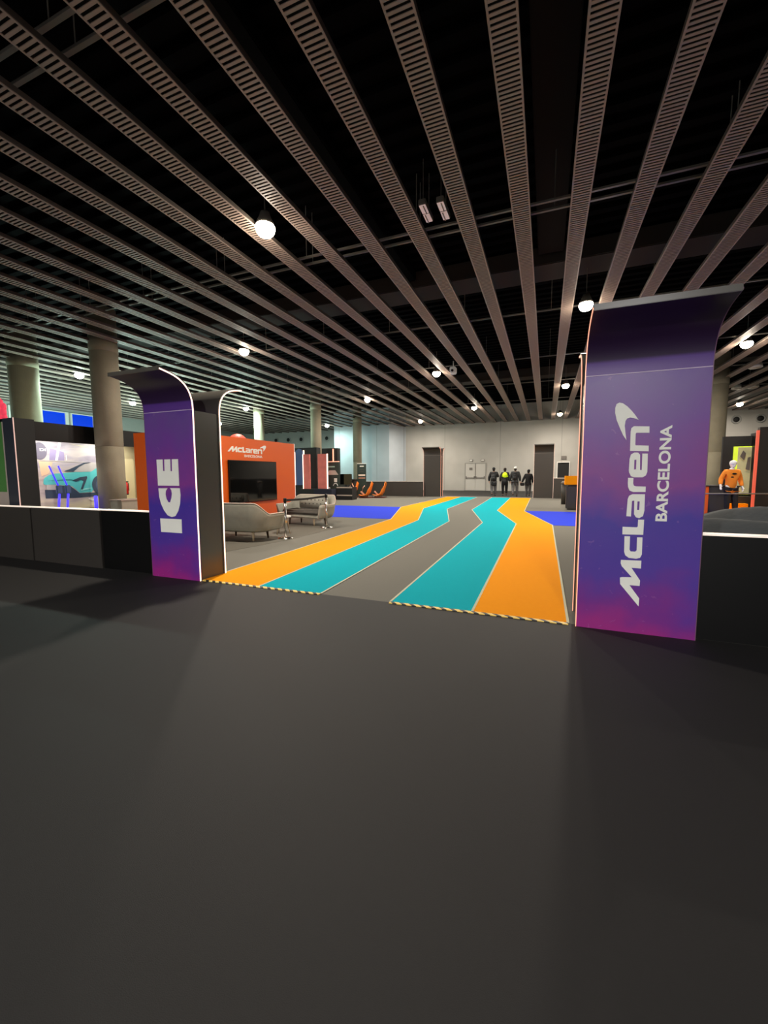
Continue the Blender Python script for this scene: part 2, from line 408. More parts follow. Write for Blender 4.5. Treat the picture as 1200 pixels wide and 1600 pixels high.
# ------------------------------------------------------------------ lamps
def lamp(x, y, label, cool=False, power=1.0, glow=True):
    z = 5.74
    r = empty('ceiling_lamp', (x, y, z)); tag(r, label, 'ceiling lamp', 'round ceiling lamps')
    b = NB(); lathe(b, [(0.04, 0.26), (0.08, 0.25), (0.11, 0.16), (0.15, 0.08), (0.16, 0.03), (0.13, 0.03)])
    obj('lamp_housing', b, M['rail'], r, True)
    b = NB(); lathe(b, [(0.13, 0.06), (0.165, 0.02), (0.17, -0.02), (0.15, -0.08), (0.11, -0.125), (0.05, -0.15), (0.0, -0.155)])
    obj('lamp_diffuser', b, M['lamp_cool' if cool else 'lamp_glow'], r, True)
    b = NB(); tube(b, [(0, 0, 0.26), (0, 0, 0.9)], 0.01, 6); obj('hanging_cable', b, M['rail'], r)
    col = COOL if cool else WARM
    if y < 0: col = (1.0, 0.97, 0.96)
    L = bpy.data.lights.new('lamp_beam', 'AREA'); L.shape = 'DISK'; L.size = 0.26; L.energy = LAMP_W * power; L.color = col
    lo = bpy.data.objects.new('lamp_beam', L); COL.objects.link(lo); lo.parent = r; lo.location = (0, 0, -0.165)
    L = bpy.data.lights.new('lamp_spill', 'POINT'); L.energy = LAMP_OMNI * power; L.color = col; L.shadow_soft_size = 0.08
    lo = bpy.data.objects.new('lamp_spill', L); COL.objects.link(lo); lo.parent = r; lo.location = (0, 0, -0.30)
LAMPS = [(-4.72, 6.28, 'brightest and nearest round ceiling lamp, upper left of centre', 0, 1.0),
 (-9.95, 11.84, 'lit ceiling lamp above the left black and purple arch pillar', 0, 1.0),
 (-4.49, 17.48, 'lit ceiling lamp beside the small white projector', 0, 1.1),
 (-9.72, 21.95, 'lit ceiling lamp above the two thin concrete columns in the middle', 0, 1.1),
 (-4.47, 27.25, 'lit ceiling lamp above the four walking people', 0, 1.1),
 (-9.61, 32.33, 'small lit ceiling lamp by the corner of the white wall block', 0, 1.1),
 (0.83, 12.06, 'lit ceiling lamp just left of the top of the right purple pillar', 0, 1.0),
 (0.77, 22.3, 'lit ceiling lamp left of the right purple pillar, second one down', 0, 1.1),
 (0.81, 32.43, 'small lit ceiling lamp left of the right purple pillar, lowest one', 0, 1.1),
 (6.13, 17.59, 'lit ceiling lamp right of the top of the right purple pillar', 0, 1.1),
 (11.16, 32.38, 'lit ceiling lamp above the orange mannequin at the right edge', 0, 1.0),
 (-18.8, 11.86, 'lit ceiling lamp between the two thick left columns', 1, 1.2),
 (-18.2, 21.66, 'lit ceiling lamp right of the left pillar with the white lettering', 1, 1.2),
 (-22.98, 17.42, 'lit ceiling lamp peeking beside the curved top of the left pillar', 1, 1.3),
 (-17.99, 31.83, 'small lit ceiling lamp between two thin columns near the far wall', 1, 1.0),
 (-25.5, 27.0, 'far lit ceiling lamp over the left end of the hall', 1, 1.2),
 (11.3, 12.2, 'ceiling lamp over the right hand booths outside the picture', 0, 0.8),
 (2.2, -9.0, 'added unseen ceiling lamp behind the viewer', 0, 5.0), (-5.2, -9.4, 'added unseen ceiling lamp behind and left of the viewer', 0, 4.5)]  # unseen pair added as frontal fill for the pillar panels
for x, y, l, c, p in LAMPS: lamp(x, y, l, bool(c), p)
# unlit fittings
for x, y, l in ((7.98, 21.89, 'unlit oval ceiling lamp under the baffles at the right edge, nearest'), (9.1, 26.9, 'unlit ceiling lamp farther back at the right, left of a pair'), (9.75, 26.84, 'unlit ceiling lamp farther back at the right, right of a pair')):
    r = empty('unlit_ceiling_lamp', (x, y, 5.76)); tag(r, l, 'ceiling lamp')
    b = NB(); lathe(b, [(0.05, 0.30), (0.2, 0.2), (0.24, 0.03), (0.21, 0.02)]); obj('lamp_housing', b, M['white'], r, True)
    b = NB(); lathe(b, [(0.21, 0.025), (0.2, 0.0), (0.1, -0.02), (0.0, -0.025)]); obj('lamp_diffuser', b, M['lamp_off'], r, True)
def tube_light(x, y, label):
    r = empty('tube_light_fitting', (x, y, 6.42)); tag(r, label, 'light fitting'); r.rotation_euler = (0, 0, 0)
    b = NB(); box(b, -0.07, 0.07, -0.29, 0.29, 0.0, 0.10, 0.01); obj('fitting_tray', b, M['rail'], r)
    for s in (-1, 1):
        b = NB(); box(b, -0.062, 0.062, s * 0.015 if s > 0 else -0.27, 0.27 if s > 0 else -0.015, -0.012, 0.0, 0.004); obj('reflector', b, M['fluo_pink'], r)
        b = NB(); tube(b, [(-0.02 * s, s * 0.02, -0.02), (-0.02 * s, s * 0.26, -0.02)], 0.012, 8); obj('lamp_tube', b, M['lamp_off'], r)
    b = NB()
    for s in (-1, 1): tube(b, [(0, s * 0.2, 0.1), (0, s * 0.2, 0.85)], 0.006, 6)
    obj('hanger_rod', b, M['rail'], r)
tube_light(-2.30, 8.05, 'left one of the two pale unlit tube lights hanging above the baffles')
tube_light(-1.97, 8.10, 'right one of the two pale unlit tube lights hanging above the baffles')
r = empty('projector', (-3.6, 16.7, 5.45)); tag(r, 'small white projector hanging under a baffle beside a lit lamp', 'projector')
obj('projector_body', box(NB(), -0.12, 0.12, -0.16, 0.16, 0, 0.26, 0.03), M['white'], r)
b = NB(); tube(b, [(0, -0.16, 0.1), (0, -0.2, 0.1)], 0.05, 14); obj('lens', b, M['black'], r)
b = NB(); tube(b, [(0, 0, 0.26), (0, 0, 0.5)], 0.02, 8); obj('mount_pole', b, M['white'], r)

# ------------------------------------------------------------------ columns
for x, y, rad, l in ((-13.86, 9.57, 0.41, 'thick concrete column behind the left low wall, beside the orange stand'),
                     (-18.54, 9.68, 0.46, 'thick dark concrete column at the far left behind the black kiosk'),
                     (-18.05, 22.72, 0.335, 'pale thin column rising behind the orange stand wall'),
                     (-13.63, 22.7, 0.335, 'thin concrete column behind the second sofa, in front of a red display'),
                     (-13.86, 29.28, 0.34, 'concrete column in front of the white wall block, behind the roll-up banner'),
                     (7.35, 23.7, 0.36, 'concrete column beside the right edge of the right purple pillar')):
    r = empty('concrete_column', (x, y, 0)); tag(r, l, 'column')
    h = 6.9
    obj('shaft', lathe(NB(), [(rad, 0), (rad, 2.38), (rad - 0.006, 2.385), (rad - 0.006, 2.40), (rad, 2.405), (rad, h)], n=40), M['concrete'], r, False)
    obj('collar', lathe(NB(), [(rad + 0.001, 5.50), (rad + 0.012, 5.505), (rad + 0.012, 5.72), (rad + 0.001, 5.725)], n=40), M['concrete'], r, False)
for o in bpy.data.objects:
    if o.name.startswith(('shaft', 'collar')):
        for p in o.data.polygons: p.use_smooth = abs(p.normal.z) < 0.5

# ------------------------------------------------------------------ carpets
def strip(name, pts, m, label, cat, z=0.006):
    r = empty(name, (0, 0, 0)); tag(r, label, cat)
    obj('carpet_field', prism(NB(), pts, lambda u, v, w: (u, v, 0.001 + w * (z - 0.001))), m, r)
    return r
def seam_line(root, pts, wd=0.012):
    b = NB()
    for (x0, y0), (x1, y1) in zip(pts, pts[1:]):
        d = Vector((x1 - x0, y1 - y0)).normalized(); nx, ny = -d.y * wd, d.x * wd
        prism(b, [(x0 - nx, y0 - ny), (x1 - nx, y1 - ny), (x1 + nx, y1 + ny), (x0 + nx, y0 + ny)], lambda u, v, w: (u, v, 0.0065 + w * 0.002))
    obj('edge_seam', b, M['seam'], root)
YE = 26.3
oL = [(-4.20, TH), (-4.55, 12.0), (-5.85, 16.5), (-5.80, YE - 0.9)]
oL = [(-4.27, TH), (-4.53, 12.0), (-5.83, 16.7), (-5.80, 25.4)]
oc = [(-3.33, TH), (-3.63, 12.0), (-4.70, 16.3), (-4.93, 25.4)]
cg = [(-2.435, TH), (-2.66, 12.0), (-3.70, 16.3), (-3.90, 25.4)]
gc = [(-1.555, TH), (-1.68, 12.0), (-2.70, 16.3), (-3.02, 25.4)]
co = [(-0.66, TH), (-0.74, 12.0), (-1.72, 16.3), (-1.93, 25.4)]
oR = [(0.235, TH), (0.21, 12.0), (-0.72, 16.3), (-0.80, 25.4)]
r = strip('carpet_stripe', oL + oc[::-1], M['orange_c'], 'left orange carpet stripe running from the left pillar to the far gate', 'carpet'); seam_line(r, oc); seam_line(r, [(x, y) for x, y in oL])
r = strip('carpet_stripe', oc + cg[::-1], M['cyan'], 'left cyan carpet stripe beside the left orange stripe', 'carpet'); seam_line(r, cg)
r = strip('carpet_stripe', gc + co[::-1], M['cyan'], 'right cyan carpet stripe between grey carpet and the right orange stripe', 'carpet'); seam_line(r, gc)
r = strip('carpet_stripe', co + oR[::-1], M['orange_c'], 'right orange carpet stripe leading to the right purple pillar', 'carpet'); seam_line(r, co); seam_line(r, oR)
r = strip('carpet_stripe', [(-9.8, 12.0), (-4.555, 12.0), (-5.85, 16.68), (-9.8, 16.68)], M['blue_c'], 'blue carpet field left of the stripes behind the second sofa', 'carpet')
r = strip('carpet_stripe', [(0.235, 12.0), (5.2, 12.0), (5.2, 16.7), (-0.70, 16.4)], M['blue_c'], 'blue carpet field right of the stripes by the orange topped counter', 'carpet')
r = strip('carpet_mat', [(-7.9, 5.2), (-5.55, 5.2), (-5.15, 7.4), (-5.15, 9.75), (-7.9, 9.75)], M['rug'], 'olive grey carpet square under the two grey sofas', 'carpet', 0.004)
for x0, x1, l in ((-4.24, -2.435, 'yellow and black hazard tape at the front edge of the left orange and cyan stripes'), (-1.555, 0.235, 'yellow and black hazard tape at the front edge of the right cyan and orange stripes')):
    tag(obj('hazard_tape', box(NB(), x0, x1, TH - 0.045, TH + 0.005, 0.0005, 0.009), M['tape']), l, 'floor tape')

# ------------------------------------------------------------------ arch pillars
KEYS = [(0.0, 2.25), (-0.012, 2.36), (-0.045, 2.45), (-0.10, 2.52), (-0.18, 2.575), (-0.29, 2.615), (-0.46, 2.645)]
PROF = [(0.0, 0.0)]
for i in range(len(KEYS) - 1):        # Catmull-Rom through the measured bend
    p0 = Vector(KEYS[i - 1]) if i else Vector((0.0, 2.14)); p1 = Vector(KEYS[i]); p2 = Vector(KEYS[i + 1]); p3 = Vector(KEYS[i + 2]) if i + 2 < len(KEYS) else p2 * 2 - p1
    for k in range(6):
        t = k / 6
        q = 0.5 * ((2 * p1) + (p2 - p0) * t + (2 * p0 - 5 * p1 + 4 * p2 - p3) * t * t + (3 * p1 - p0 - 3 * p2 + p3) * t ** 3)
        PROF.append((q.x, q.y))
PROF.append(KEYS[-1])
def ribbon(bm, prof, x0, x1, t, sgn, z0=None, z1=None):
    pts = [p for p in prof]
    outer = []; inner = []
    for i, (y, z) in enumerate(pts):
        a = pts[max(i - 1, 0)]; b = pts[min(i + 1, len(pts) - 1)]
        d = Vector((b[0] - a[0], b[1] - a[1])).normalized(); nrm = Vector((d.y, -d.x))     # towards the body
        outer.append((sgn * y, z)); inner.append((sgn * (y + nrm.x * t), z + nrm.y * t))
    poly = outer + inner[::-1]
    a = [bm.verts.new((x0, y, z)) for y, z in poly]; b = [bm.verts.new((x1, y, z)) for y, z in poly]
    n = len(outer)
    for s, e in ((a, 1), (b, -1)):
        for i in range(n - 1):
            q = [s[i], s[i + 1], s[2 * n - 2 - i], s[2 * n - 1 - i]]
            bm.faces.new(q if e > 0 else q[::-1])
    N = len(poly)
    for i in range(N): bm.faces.new((a[i], b[i], b[(i + 1) % N], a[(i + 1) % N]))
    return bm
def pillar(x, y, w, depth, label, front, sidem, led, zs=1.0, dim=()):
    """front panel at local y=0 facing -y, back panel at y=depth facing +y, x from 0 to w"""
    r = empty('arch_pillar', (x, y, 0)); tag(r, label, 'arch pillar')
    P = [(a, b * zs) for a, b in PROF]
    t = 0.03
    low = P[:2]; up = P[1:]
    obj('front_panel', ribbon(NB(), low, 0, w, t, 1), front, r)
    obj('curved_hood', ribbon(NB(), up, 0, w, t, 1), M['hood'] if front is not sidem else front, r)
    b = NB(); ribbon(b, low, 0, w, t, -1)
    for v in b.verts: v.co.y += depth
    obj('back_panel', b, sidem, r)
    e = P[-1]; obj('lip_trim', box(NB(), 0.0, w, e[0] - 0.012, e[0], e[1] - 0.012, e[1] + 0.036, 0.003), M['side'], r)
    b = NB(); ribbon(b, up, 0, w, t, -1)
    for v in b.verts: v.co.y += depth
    obj('back_hood', b, sidem, r)
    for x0 in (0.012, w - 0.036):
        obj('side_panel', box(NB(), x0, x0 + 0.024, t, depth - t, 0.0, 2.24 * zs), sidem, r)
    obj('cap', box(NB(), 0.036, w - 0.036, t, depth - t, 2.2 * zs, 2.235 * zs), sidem, r)
    obj('seam_strip', box(NB(), 0.0, w, -0.004, 0.0, 2.243 * zs, 2.251 * zs), M['seam_l'] if front is not sidem else M['rail'], r)
    led0 = led
    for x0 in (-0.006, w):
        led = M['edge_dim'] if ('L' if x0 < 0 else 'R') in dim else led0
        b = NB(); ribbon(b, [(p[0] - 0.002, p[1]) for p in P], x0, x0 + 0.006, 0.016, 1); obj('edge_light', b, led, r)
        b = NB(); ribbon(b, [(p[0] - 0.002, p[1]) for p in P], x0, x0 + 0.006, 0.016, -1)
        for v in b.verts: v.co.y += depth
        obj('edge_light', b, led, r)
    return r
LOGO = {"swoosh":[[[0.631,1.689],[0.605,1.73],[0.575,1.799],[0.551,1.861],[0.537,1.922],[0.536,1.965],[0.545,1.997],[0.566,2.007],[0.593,1.999],[0.627,1.971],[0.66,1.933],[0.688,1.895],[0.714,1.854],[0.679,1.871],[0.652,1.877],[0.631,1.871],[0.618,1.851],[0.614,1.809],[0.62,1.76]]],"n":[[[0.795,1.796],[0.682,1.803],[0.664,1.788],[0.66,1.758],[0.662,1.595],[0.799,1.589],[0.797,1.636],[0.703,1.642],[0.699,1.648],[0.698,1.739],[0.703,1.747],[0.797,1.743]]],"e":[[[0.794,1.57],[0.797,1.416],[0.788,1.386],[0.764,1.37],[0.706,1.37],[0.679,1.38],[0.664,1.411],[0.661,1.43],[0.662,1.528],[0.671,1.566],[0.697,1.582],[0.723,1.58],[0.738,1.562],[0.743,1.433],[0.756,1.432],[0.754,1.571]],[[0.698,1.518],[0.713,1.521],[0.714,1.439],[0.699,1.437]]],"r":[[[0.658,1.366],[0.698,1.365],[0.698,1.319],[0.704,1.3],[0.72,1.294],[0.792,1.292],[0.792,1.246],[0.701,1.245],[0.674,1.257],[0.661,1.288],[0.658,1.319]]],"a":[[[0.659,1.035],[0.663,1.182],[0.673,1.213],[0.697,1.226],[0.789,1.227],[0.791,1.086],[0.783,1.039],[0.756,1.021],[0.732,1.027],[0.716,1.053],[0.713,1.171],[0.696,1.168],[0.694,1.033]],[[0.737,1.165],[0.753,1.165],[0.753,1.091],[0.737,1.091]]],"L":[[[0.635,0.941],[0.742,0.941],[0.749,0.948],[0.749,1.008],[0.793,1.009],[0.792,0.878],[0.636,0.874]]],"c":[[[0.653,0.859],[0.695,0.86],[0.696,0.744],[0.705,0.728],[0.74,0.728],[0.75,0.741],[0.748,0.854],[0.788,0.856],[0.79,0.706],[0.778,0.677],[0.749,0.666],[0.694,0.67],[0.666,0.691],[0.656,0.722]]],"M":[[[0.635,0.648],[0.789,0.652],[0.789,0.583],[0.718,0.584],[0.787,0.478],[0.786,0.429],[0.71,0.429],[0.788,0.318],[0.786,0.247],[0.638,0.431],[0.634,0.489],[0.65,0.495],[0.724,0.5],[0.643,0.593],[0.634,0.618]]]}
ICE = {"E":[[[-4.917,1.62],[-4.805,1.62],[-4.805,1.466],[-4.779,1.466],[-4.773,1.62],[-4.665,1.62],[-4.668,1.463],[-4.642,1.463],[-4.636,1.62],[-4.525,1.62],[-4.525,1.268],[-4.914,1.268]]],"C":[[[-4.909,1.232],[-4.74,1.234],[-4.774,1.198],[-4.783,1.15],[-4.771,1.091],[-4.74,1.043],[-4.706,1.044],[-4.678,1.103],[-4.666,1.161],[-4.673,1.209],[-4.697,1.236],[-4.518,1.236],[-4.511,1.144],[-4.527,1.028],[-4.565,0.931],[-4.621,0.861],[-4.688,0.843],[-4.766,0.866],[-4.828,0.933],[-4.876,1.021],[-4.904,1.118]]],"I":[[[-4.907,0.819],[-4.516,0.819],[-4.517,0.632],[-4.903,0.632]]]}
pI = pillar(-5.11, 4.03, 0.87, 0.47, 'purple arch pillar on the left with white upright letters ICE', M['purple'], M['side'], M['led_warm'], dim=('L',))
for k in 'ICE':
    me = poly_mesh(ICE[k], 0.004); remap(me, lambda x, y, z: Vector((x + 5.11, -0.003 + z, y)))
    obj('letter_' + k.lower(), me, M['letter'], pI)
pM = pillar(0.30, 4.04, 0.905, 0.47, 'wide purple arch pillar on the right with white upright lettering and a swoosh', M['purple'], M['side'], M['led_red'], dim=('R',))
for k in ('M', 'c', 'L', 'a', 'r', 'e', 'n', 'swoosh'):
    me = poly_mesh(LOGO[k], 0.004); remap(me, lambda x, y, z: Vector((x - 0.30, -0.003 + z, y)))
    obj('swoosh' if k == 'swoosh' else 'letter', me, M['letter'], pM)
me = text_mesh('BARCELONA', 0.80, 0.084, 0.004, 0.028); remap(me, lambda x, y, z: Vector((0.9155 - 0.30 - y, -0.003 + z, 1.40 + x)))
obj('word', me, M['letter'], pM)
pillar(-7.35, 25.5, 1.12, 0.55, 'black arch pillar at the left side of the far gate', M['dark_lam'], M['dark_lam'], M['led_red'], 1.17)
pillar(-0.67, 25.75, 1.08, 0.55, 'black arch pillar at the right side of the far gate beside the people', M['dark_lam'], M['dark_lam'], M['led_warm'], 1.17)

# ------------------------------------------------------------------ low walls
def low_wall(x0, x1, y, label, h=0.90, d=0.12, m='black'):
    r = empty('low_wall_panel', (x0, y, 0)); tag(r, label, 'low wall')
    obj('panel', box(NB(), 0.002, x1 - x0 - 0.002, 0, d, 0.0, h - 0.012, 0.003), M[m], r)
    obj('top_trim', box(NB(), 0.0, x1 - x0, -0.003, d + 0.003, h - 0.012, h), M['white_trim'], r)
low_wall(-6.21, -5.12, 4.09, 'low black wall panel touching the left purple pillar')
low_wall(-7.9, -6.22, 4.07, 'low dark wall panel with white top edge, second left of the purple pillar', m='dark_lam')
low_wall(-9.6, -7.91, 4.06, 'low dark wall panel with white top edge at the left edge of the picture', m='dark_lam')
low_wall(-13.0, -9.61, 4.06, 'low dark wall panel continuing beyond the left edge of the picture', m='dark_lam')
low_wall(1.215, 3.4, 4.09, 'low black wall panel right of the wide purple pillar')
low_wall(-12.0, -7.36, 25.3, 'low dark wall left of the far gate', 0.98, m='dark_lam')
low_wall(-18.5, -12.02, 25.3, 'low dark wall farther left behind the display stands', 0.98, m='dark_lam')
low_wall(0.42, 1.15, 25.6, 'low dark wall panel right of the far gate', 1.18, m='dark_lam')
low_wall(1.16, 8.0, 25.6, 'low dark wall hidden partly by the right purple pillar', 1.18, m='dark_lam')

# draped cloth behind right wall
bm = NB(); nx, ny = 46, 20; g = []
for i in range(nx + 1):
    row = []
    for j in range(ny + 1):
        u, v = i / nx, j / ny
        x = 1.22 + u * 2.9; yy = 4.24 + v * 1.5
        z = 0.77 + 0.13 * math.sin(min(1, v * 1.3) * math.pi / 2) + 0.42 * max(0, u - 0.16) * v + 0.045 * math.sin(u * 19 + v * 9) * v + 0.045 * math.sin(v * 13 + u * 9) - (0.9 * max(0, 0.06 - v) / 0.06) * 0.4
        row.append(bm.verts.new((x, yy, z)))
    g.append(row)
for i in range(nx):
    for j in range(ny): bm.faces.new((g[i][j], g[i + 1][j], g[i + 1][j + 1], g[i][j + 1]))
o = obj('draped_cloth', bm, M['cloth'], None, True); tag(o, 'dark grey cloth draped over goods behind the right low wall', 'cloth')
sm = o.modifiers.new('thickness', 'SOLIDIFY'); sm.thickness = 0.012
r = empty('stock_table', (1.3, 4.4, 0)); tag(r, 'table under the dark cloth behind the right low wall', 'table')
obj('tabletop', box(NB(), 0, 2.7, 0, 1.2, 0.7, 0.74), M['black_matte'], r)
for a in (0.05, 2.6):
    for c in (0.05, 1.1): obj('leg', box(NB(), a, a + 0.05, c, c + 0.05, 0, 0.7), M['black_matte'], r)

# ------------------------------------------------------------------ orange stand with TV
OX = -7.96
r = empty('orange_stand', (-9.5, 7.17, 0)); tag(r, 'orange display stand wall with white lettering around a large screen', 'display wall')
obj('side_wall', box(NB(), 1.44, 1.54, 0.0, 4.64, 0, 2.45), M['orange_w'], r)
obj('front_wall', box(NB(), 0.0, 1.44, 0.0, 0.1, 0, 2.45), M['orange_w'], r)
obj('end_trim', box(NB(), 1.43, 1.545, 4.64, 4.66, 0, 2.46), M['white_trim'], r)
for k in ('M', 'c', 'L', 'a', 'r', 'e', 'n', 'swoosh'):
    me = poly_mesh(LOGO[k], 0.006)
    remap(me, lambda x, y, z: Vector((1.543 + z, 8.68 - 7.17 + (y - 0.247) * 0.925, 2.035 + (0.799 - x) * 1.0)))
    obj('swoosh' if k == 'swoosh' else 'letter', me, M['letter'], r)
me = text_mesh('BARCELONA', 0.78, 0.072, 0.006, 0.008); remap(me, lambda x, y, z: Vector((1.543 + z, 9.73 - 7.17 + x, 1.955 + y)))
obj('word', me, M['letter'], r)
r = empty('television', (OX, 9.69, 0.64)); tag(r, 'large black flat television mounted on the orange wall', 'television')
obj('bezel', box(NB(), 0.01, 0.06, -1.035, 1.035, 0.0, 1.18, 0.006), M['black'], r)
obj('screen', box(NB(), 0.06, 0.063, -1.015, 1.015, 0.02, 1.16), M['screen'], r)
obj('wall_bracket', box(NB(), 0.0, 0.01, -0.4, 0.4, 0.3, 0.9), M['black_matte'], r)
r = empty('red_lantern', (-9.5, 10.85, 0)); tag(r, 'red ribbed paper ball rising behind the orange wall', 'lantern')
b = NB(); ball(b, (0, 0, 2.47), 0.30, 0.30, 0.30, 4)
for v in b.verts:
    a = math.atan2(v.co.y, v.co.x); s = 1 + 0.03 * math.cos(a * 16); v.co.x *= s; v.co.y *= s
obj('paper_shade', b, M['red_ball'], r, True)
b = NB(); tube(b, [(0, 0, 0.03), (0, 0, 2.1)], 0.02, 8); lathe(b, [(0.2, 0), (0.2, 0.02), (0.03, 0.03)]); obj('stand_pole', b, M['white'], r)

# ------------------------------------------------------------------ sofas
def sofa(label, loc, rz, legmats):
    """two seater, faces +y; width 1.66 in x"""
    r = empty('sofa', loc, rz); tag(r, label, 'sofa', 'grey tufted sofas by the screen')
    W2, n = 0.72, 60
    # shell: U-shaped wrap of back and arms
    def ring(t):     # t 0..1 along the U from left arm front to right arm front
        if t < 0.22: s = t / 0.22; return Vector((-W2, 0.38 - s * 0.50)), 0.0 + 0.18 * s
        if t < 0.36:
            a = (t - 0.22) / 0.14 * math.pi / 2; return Vector((-W2 + 0.26 * (1 - math.cos(a)), -0.12 - 0.26 * math.sin(a))), 0.18 + 0.82 * (a / (math.pi / 2))
        if t <= 0.64: s = (t - 0.36) / 0.28; return Vector((-W2 + 0.26 + s * (2 * W2 - 0.52), -0.38 - 0.03 * math.sin(s * math.pi))), 1.0
        p, h = ring(1 - t); return Vector((-p.x, p.y)), h
    b = NB(); rows = []; edge = []
    for i in range(n + 1):
        t = i / n; p, h = ring(t); q, _ = ring(min(1, t + 0.01)); q0, _ = ring(max(0, t - 0.01))
        d = (q - q0).normalized(); nrm = Vector((-d.y, d.x))    # inward (left of travel)
        if nrm.dot(Vector((0, 0.1)) - p) < 0: nrm = -nrm
        h = max(0.0, min(1.0, (h - 0.22) / 0.55)); h = h * h * (3 - 2 * h)
        zt = 0.58 + 0.24 * h
        row = []
        prof = [(0.05, 0.20), (-0.02, 0.24), (-0.07, 0.36), (-0.09, 0.50), (-0.11, zt - 0.06), (-0.10, zt), (-0.03, zt + 0.005), (0.0, zt - 0.05), (0.03, 0.44), (0.05, 0.22)]
        for o_, z in prof:
            e = p + nrm * o_; row.append(b.verts.new((e.x, e.y, z)))
        rows.append(row); e = p + nrm * -0.10; edge.append((e.x, e.y, zt + 0.002))
    m_ = len(rows[0])
    for a, c in zip(rows, rows[1:]):
        for k in range(m_): b.faces.new((a[k], a[(k + 1) % m_], c[(k + 1) % m_], c[k]))
    b.faces.new(rows[0]); b.faces.new(rows[-1][::-1])
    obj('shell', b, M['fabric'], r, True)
    b = NB(); tube(b, edge, 0.010, 8); obj('piping', b, M['piping'], r, True)
    b = NB(); box(b, -0.66, 0.66, -0.30, 0.36, 0.20, 0.30, 0.03); obj('seat_base', b, M['fabric'], r, True)
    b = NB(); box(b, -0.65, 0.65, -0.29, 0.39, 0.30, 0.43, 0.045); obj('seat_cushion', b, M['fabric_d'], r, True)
    bc = NB(); box(bc, -0.55, 0.55, -0.37, -0.27, 0.42, 0.78, 0.04); bk = obj('back_cushion', bc, M['fabric'], r, True)
    b = NB()
    for rr in range(2):
        for c_ in range(8 - rr): ball(b, (-0.49 + 0.14 * c_ + 0.07 * rr, -0.272, 0.68 - 0.11 * rr), 0.024, 0.014, 0.024, 1)
    obj('tufting_buttons', b, M['button'], bk)
    for (x, y), lm in zip(((-0.43, -0.24), (0.43, -0.24), (-0.43, 0.24), (0.43, 0.24)), legmats):
        b = NB(); tube(b, [(x, y, 0.22), (x * 1.04, y * 1.06, 0.0)], 0.032, 12, 0.018); obj('leg', b, M[lm], r, True)
    return r
sofa('grey fabric sofa seen from behind beside the left pillar', (-6.20, 7.18, 0.004), 0.02, ('wood_d', 'wood_l', 'wood_d', 'wood_d'))
sofa('grey tufted sofa facing the viewer in front of the orange wall', (-6.33, 9.98, 0.004), math.pi - 0.13, ('wood_d', 'wood_d', 'wood_l', 'wood_d'))
r = empty('side_table', (-5.86, 8.1, 0.0)); tag(r, 'small round white side table on wooden legs between the sofas', 'table')
obj('tabletop', lathe(NB(), [(0.21, 0.40), (0.225, 0.405), (0.225, 0.43), (0.21, 0.435)], n=36), M['white'], r, False)
for a in range(3):
    t = a * 2.094 + 0.5; b = NB(); tube(b, [(0.12 * math.cos(t), 0.12 * math.sin(t), 0.40), (0.19 * math.cos(t), 0.19 * math.sin(t), 0.004)], 0.016, 10, 0.010); obj('leg', b, M['wood_l'], r, True)
def stanchion(x, y, label):
    r = empty('stanchion', (x, y, 0.004)); tag(r, label, 'barrier post', 'chrome barrier posts by the sofas')
    obj('base', lathe(NB(), [(0.17, 0), (0.17, 0.012), (0.10, 0.03), (0.03, 0.045)], n=30), M['chrome'], r, True)
    obj('post', lathe(NB(), [(0.028, 0.03), (0.028, 0.80)], n=18), M['chrome'], r, True)
    obj('head', lathe(NB(), [(0.028, 0.80), (0.036, 0.81), (0.036, 0.88), (0.030, 0.895), (0.01, 0.90)], n=18), M['black'], r, True)
stanchion(-5.33, 7.51, 'chrome barrier post beside the sofa seen from behind')
stanchion(-5.41, 9.46, 'chrome barrier post in front of the tufted sofa, farther back')
b = NB(); pts = [(-5.33 - 0.08 * t, 7.55 + 1.87 * t, 0.852 - 0.02 * math.sin(t * math.pi)) for t in [i / 12 for i in range(13)]]
prev = None
for p in pts:
    q = [b.verts.new((p[0] + dx, p[1], p[2] + dz)) for dx, dz in ((-0.002, -0.025), (0.002, -0.025), (0.002, 0.025), (-0.002, 0.025))]
    if prev:
        for k in range(4): b.faces.new((prev[k], prev[(k + 1) % 4], q[(k + 1) % 4], q[k]))
    else: b.faces.new(q)
    prev = q
b.faces.new(prev[::-1]); tag(obj('barrier_belt', b, M['belt']), 'black retractable belt stretched between the two chrome posts', 'belt')

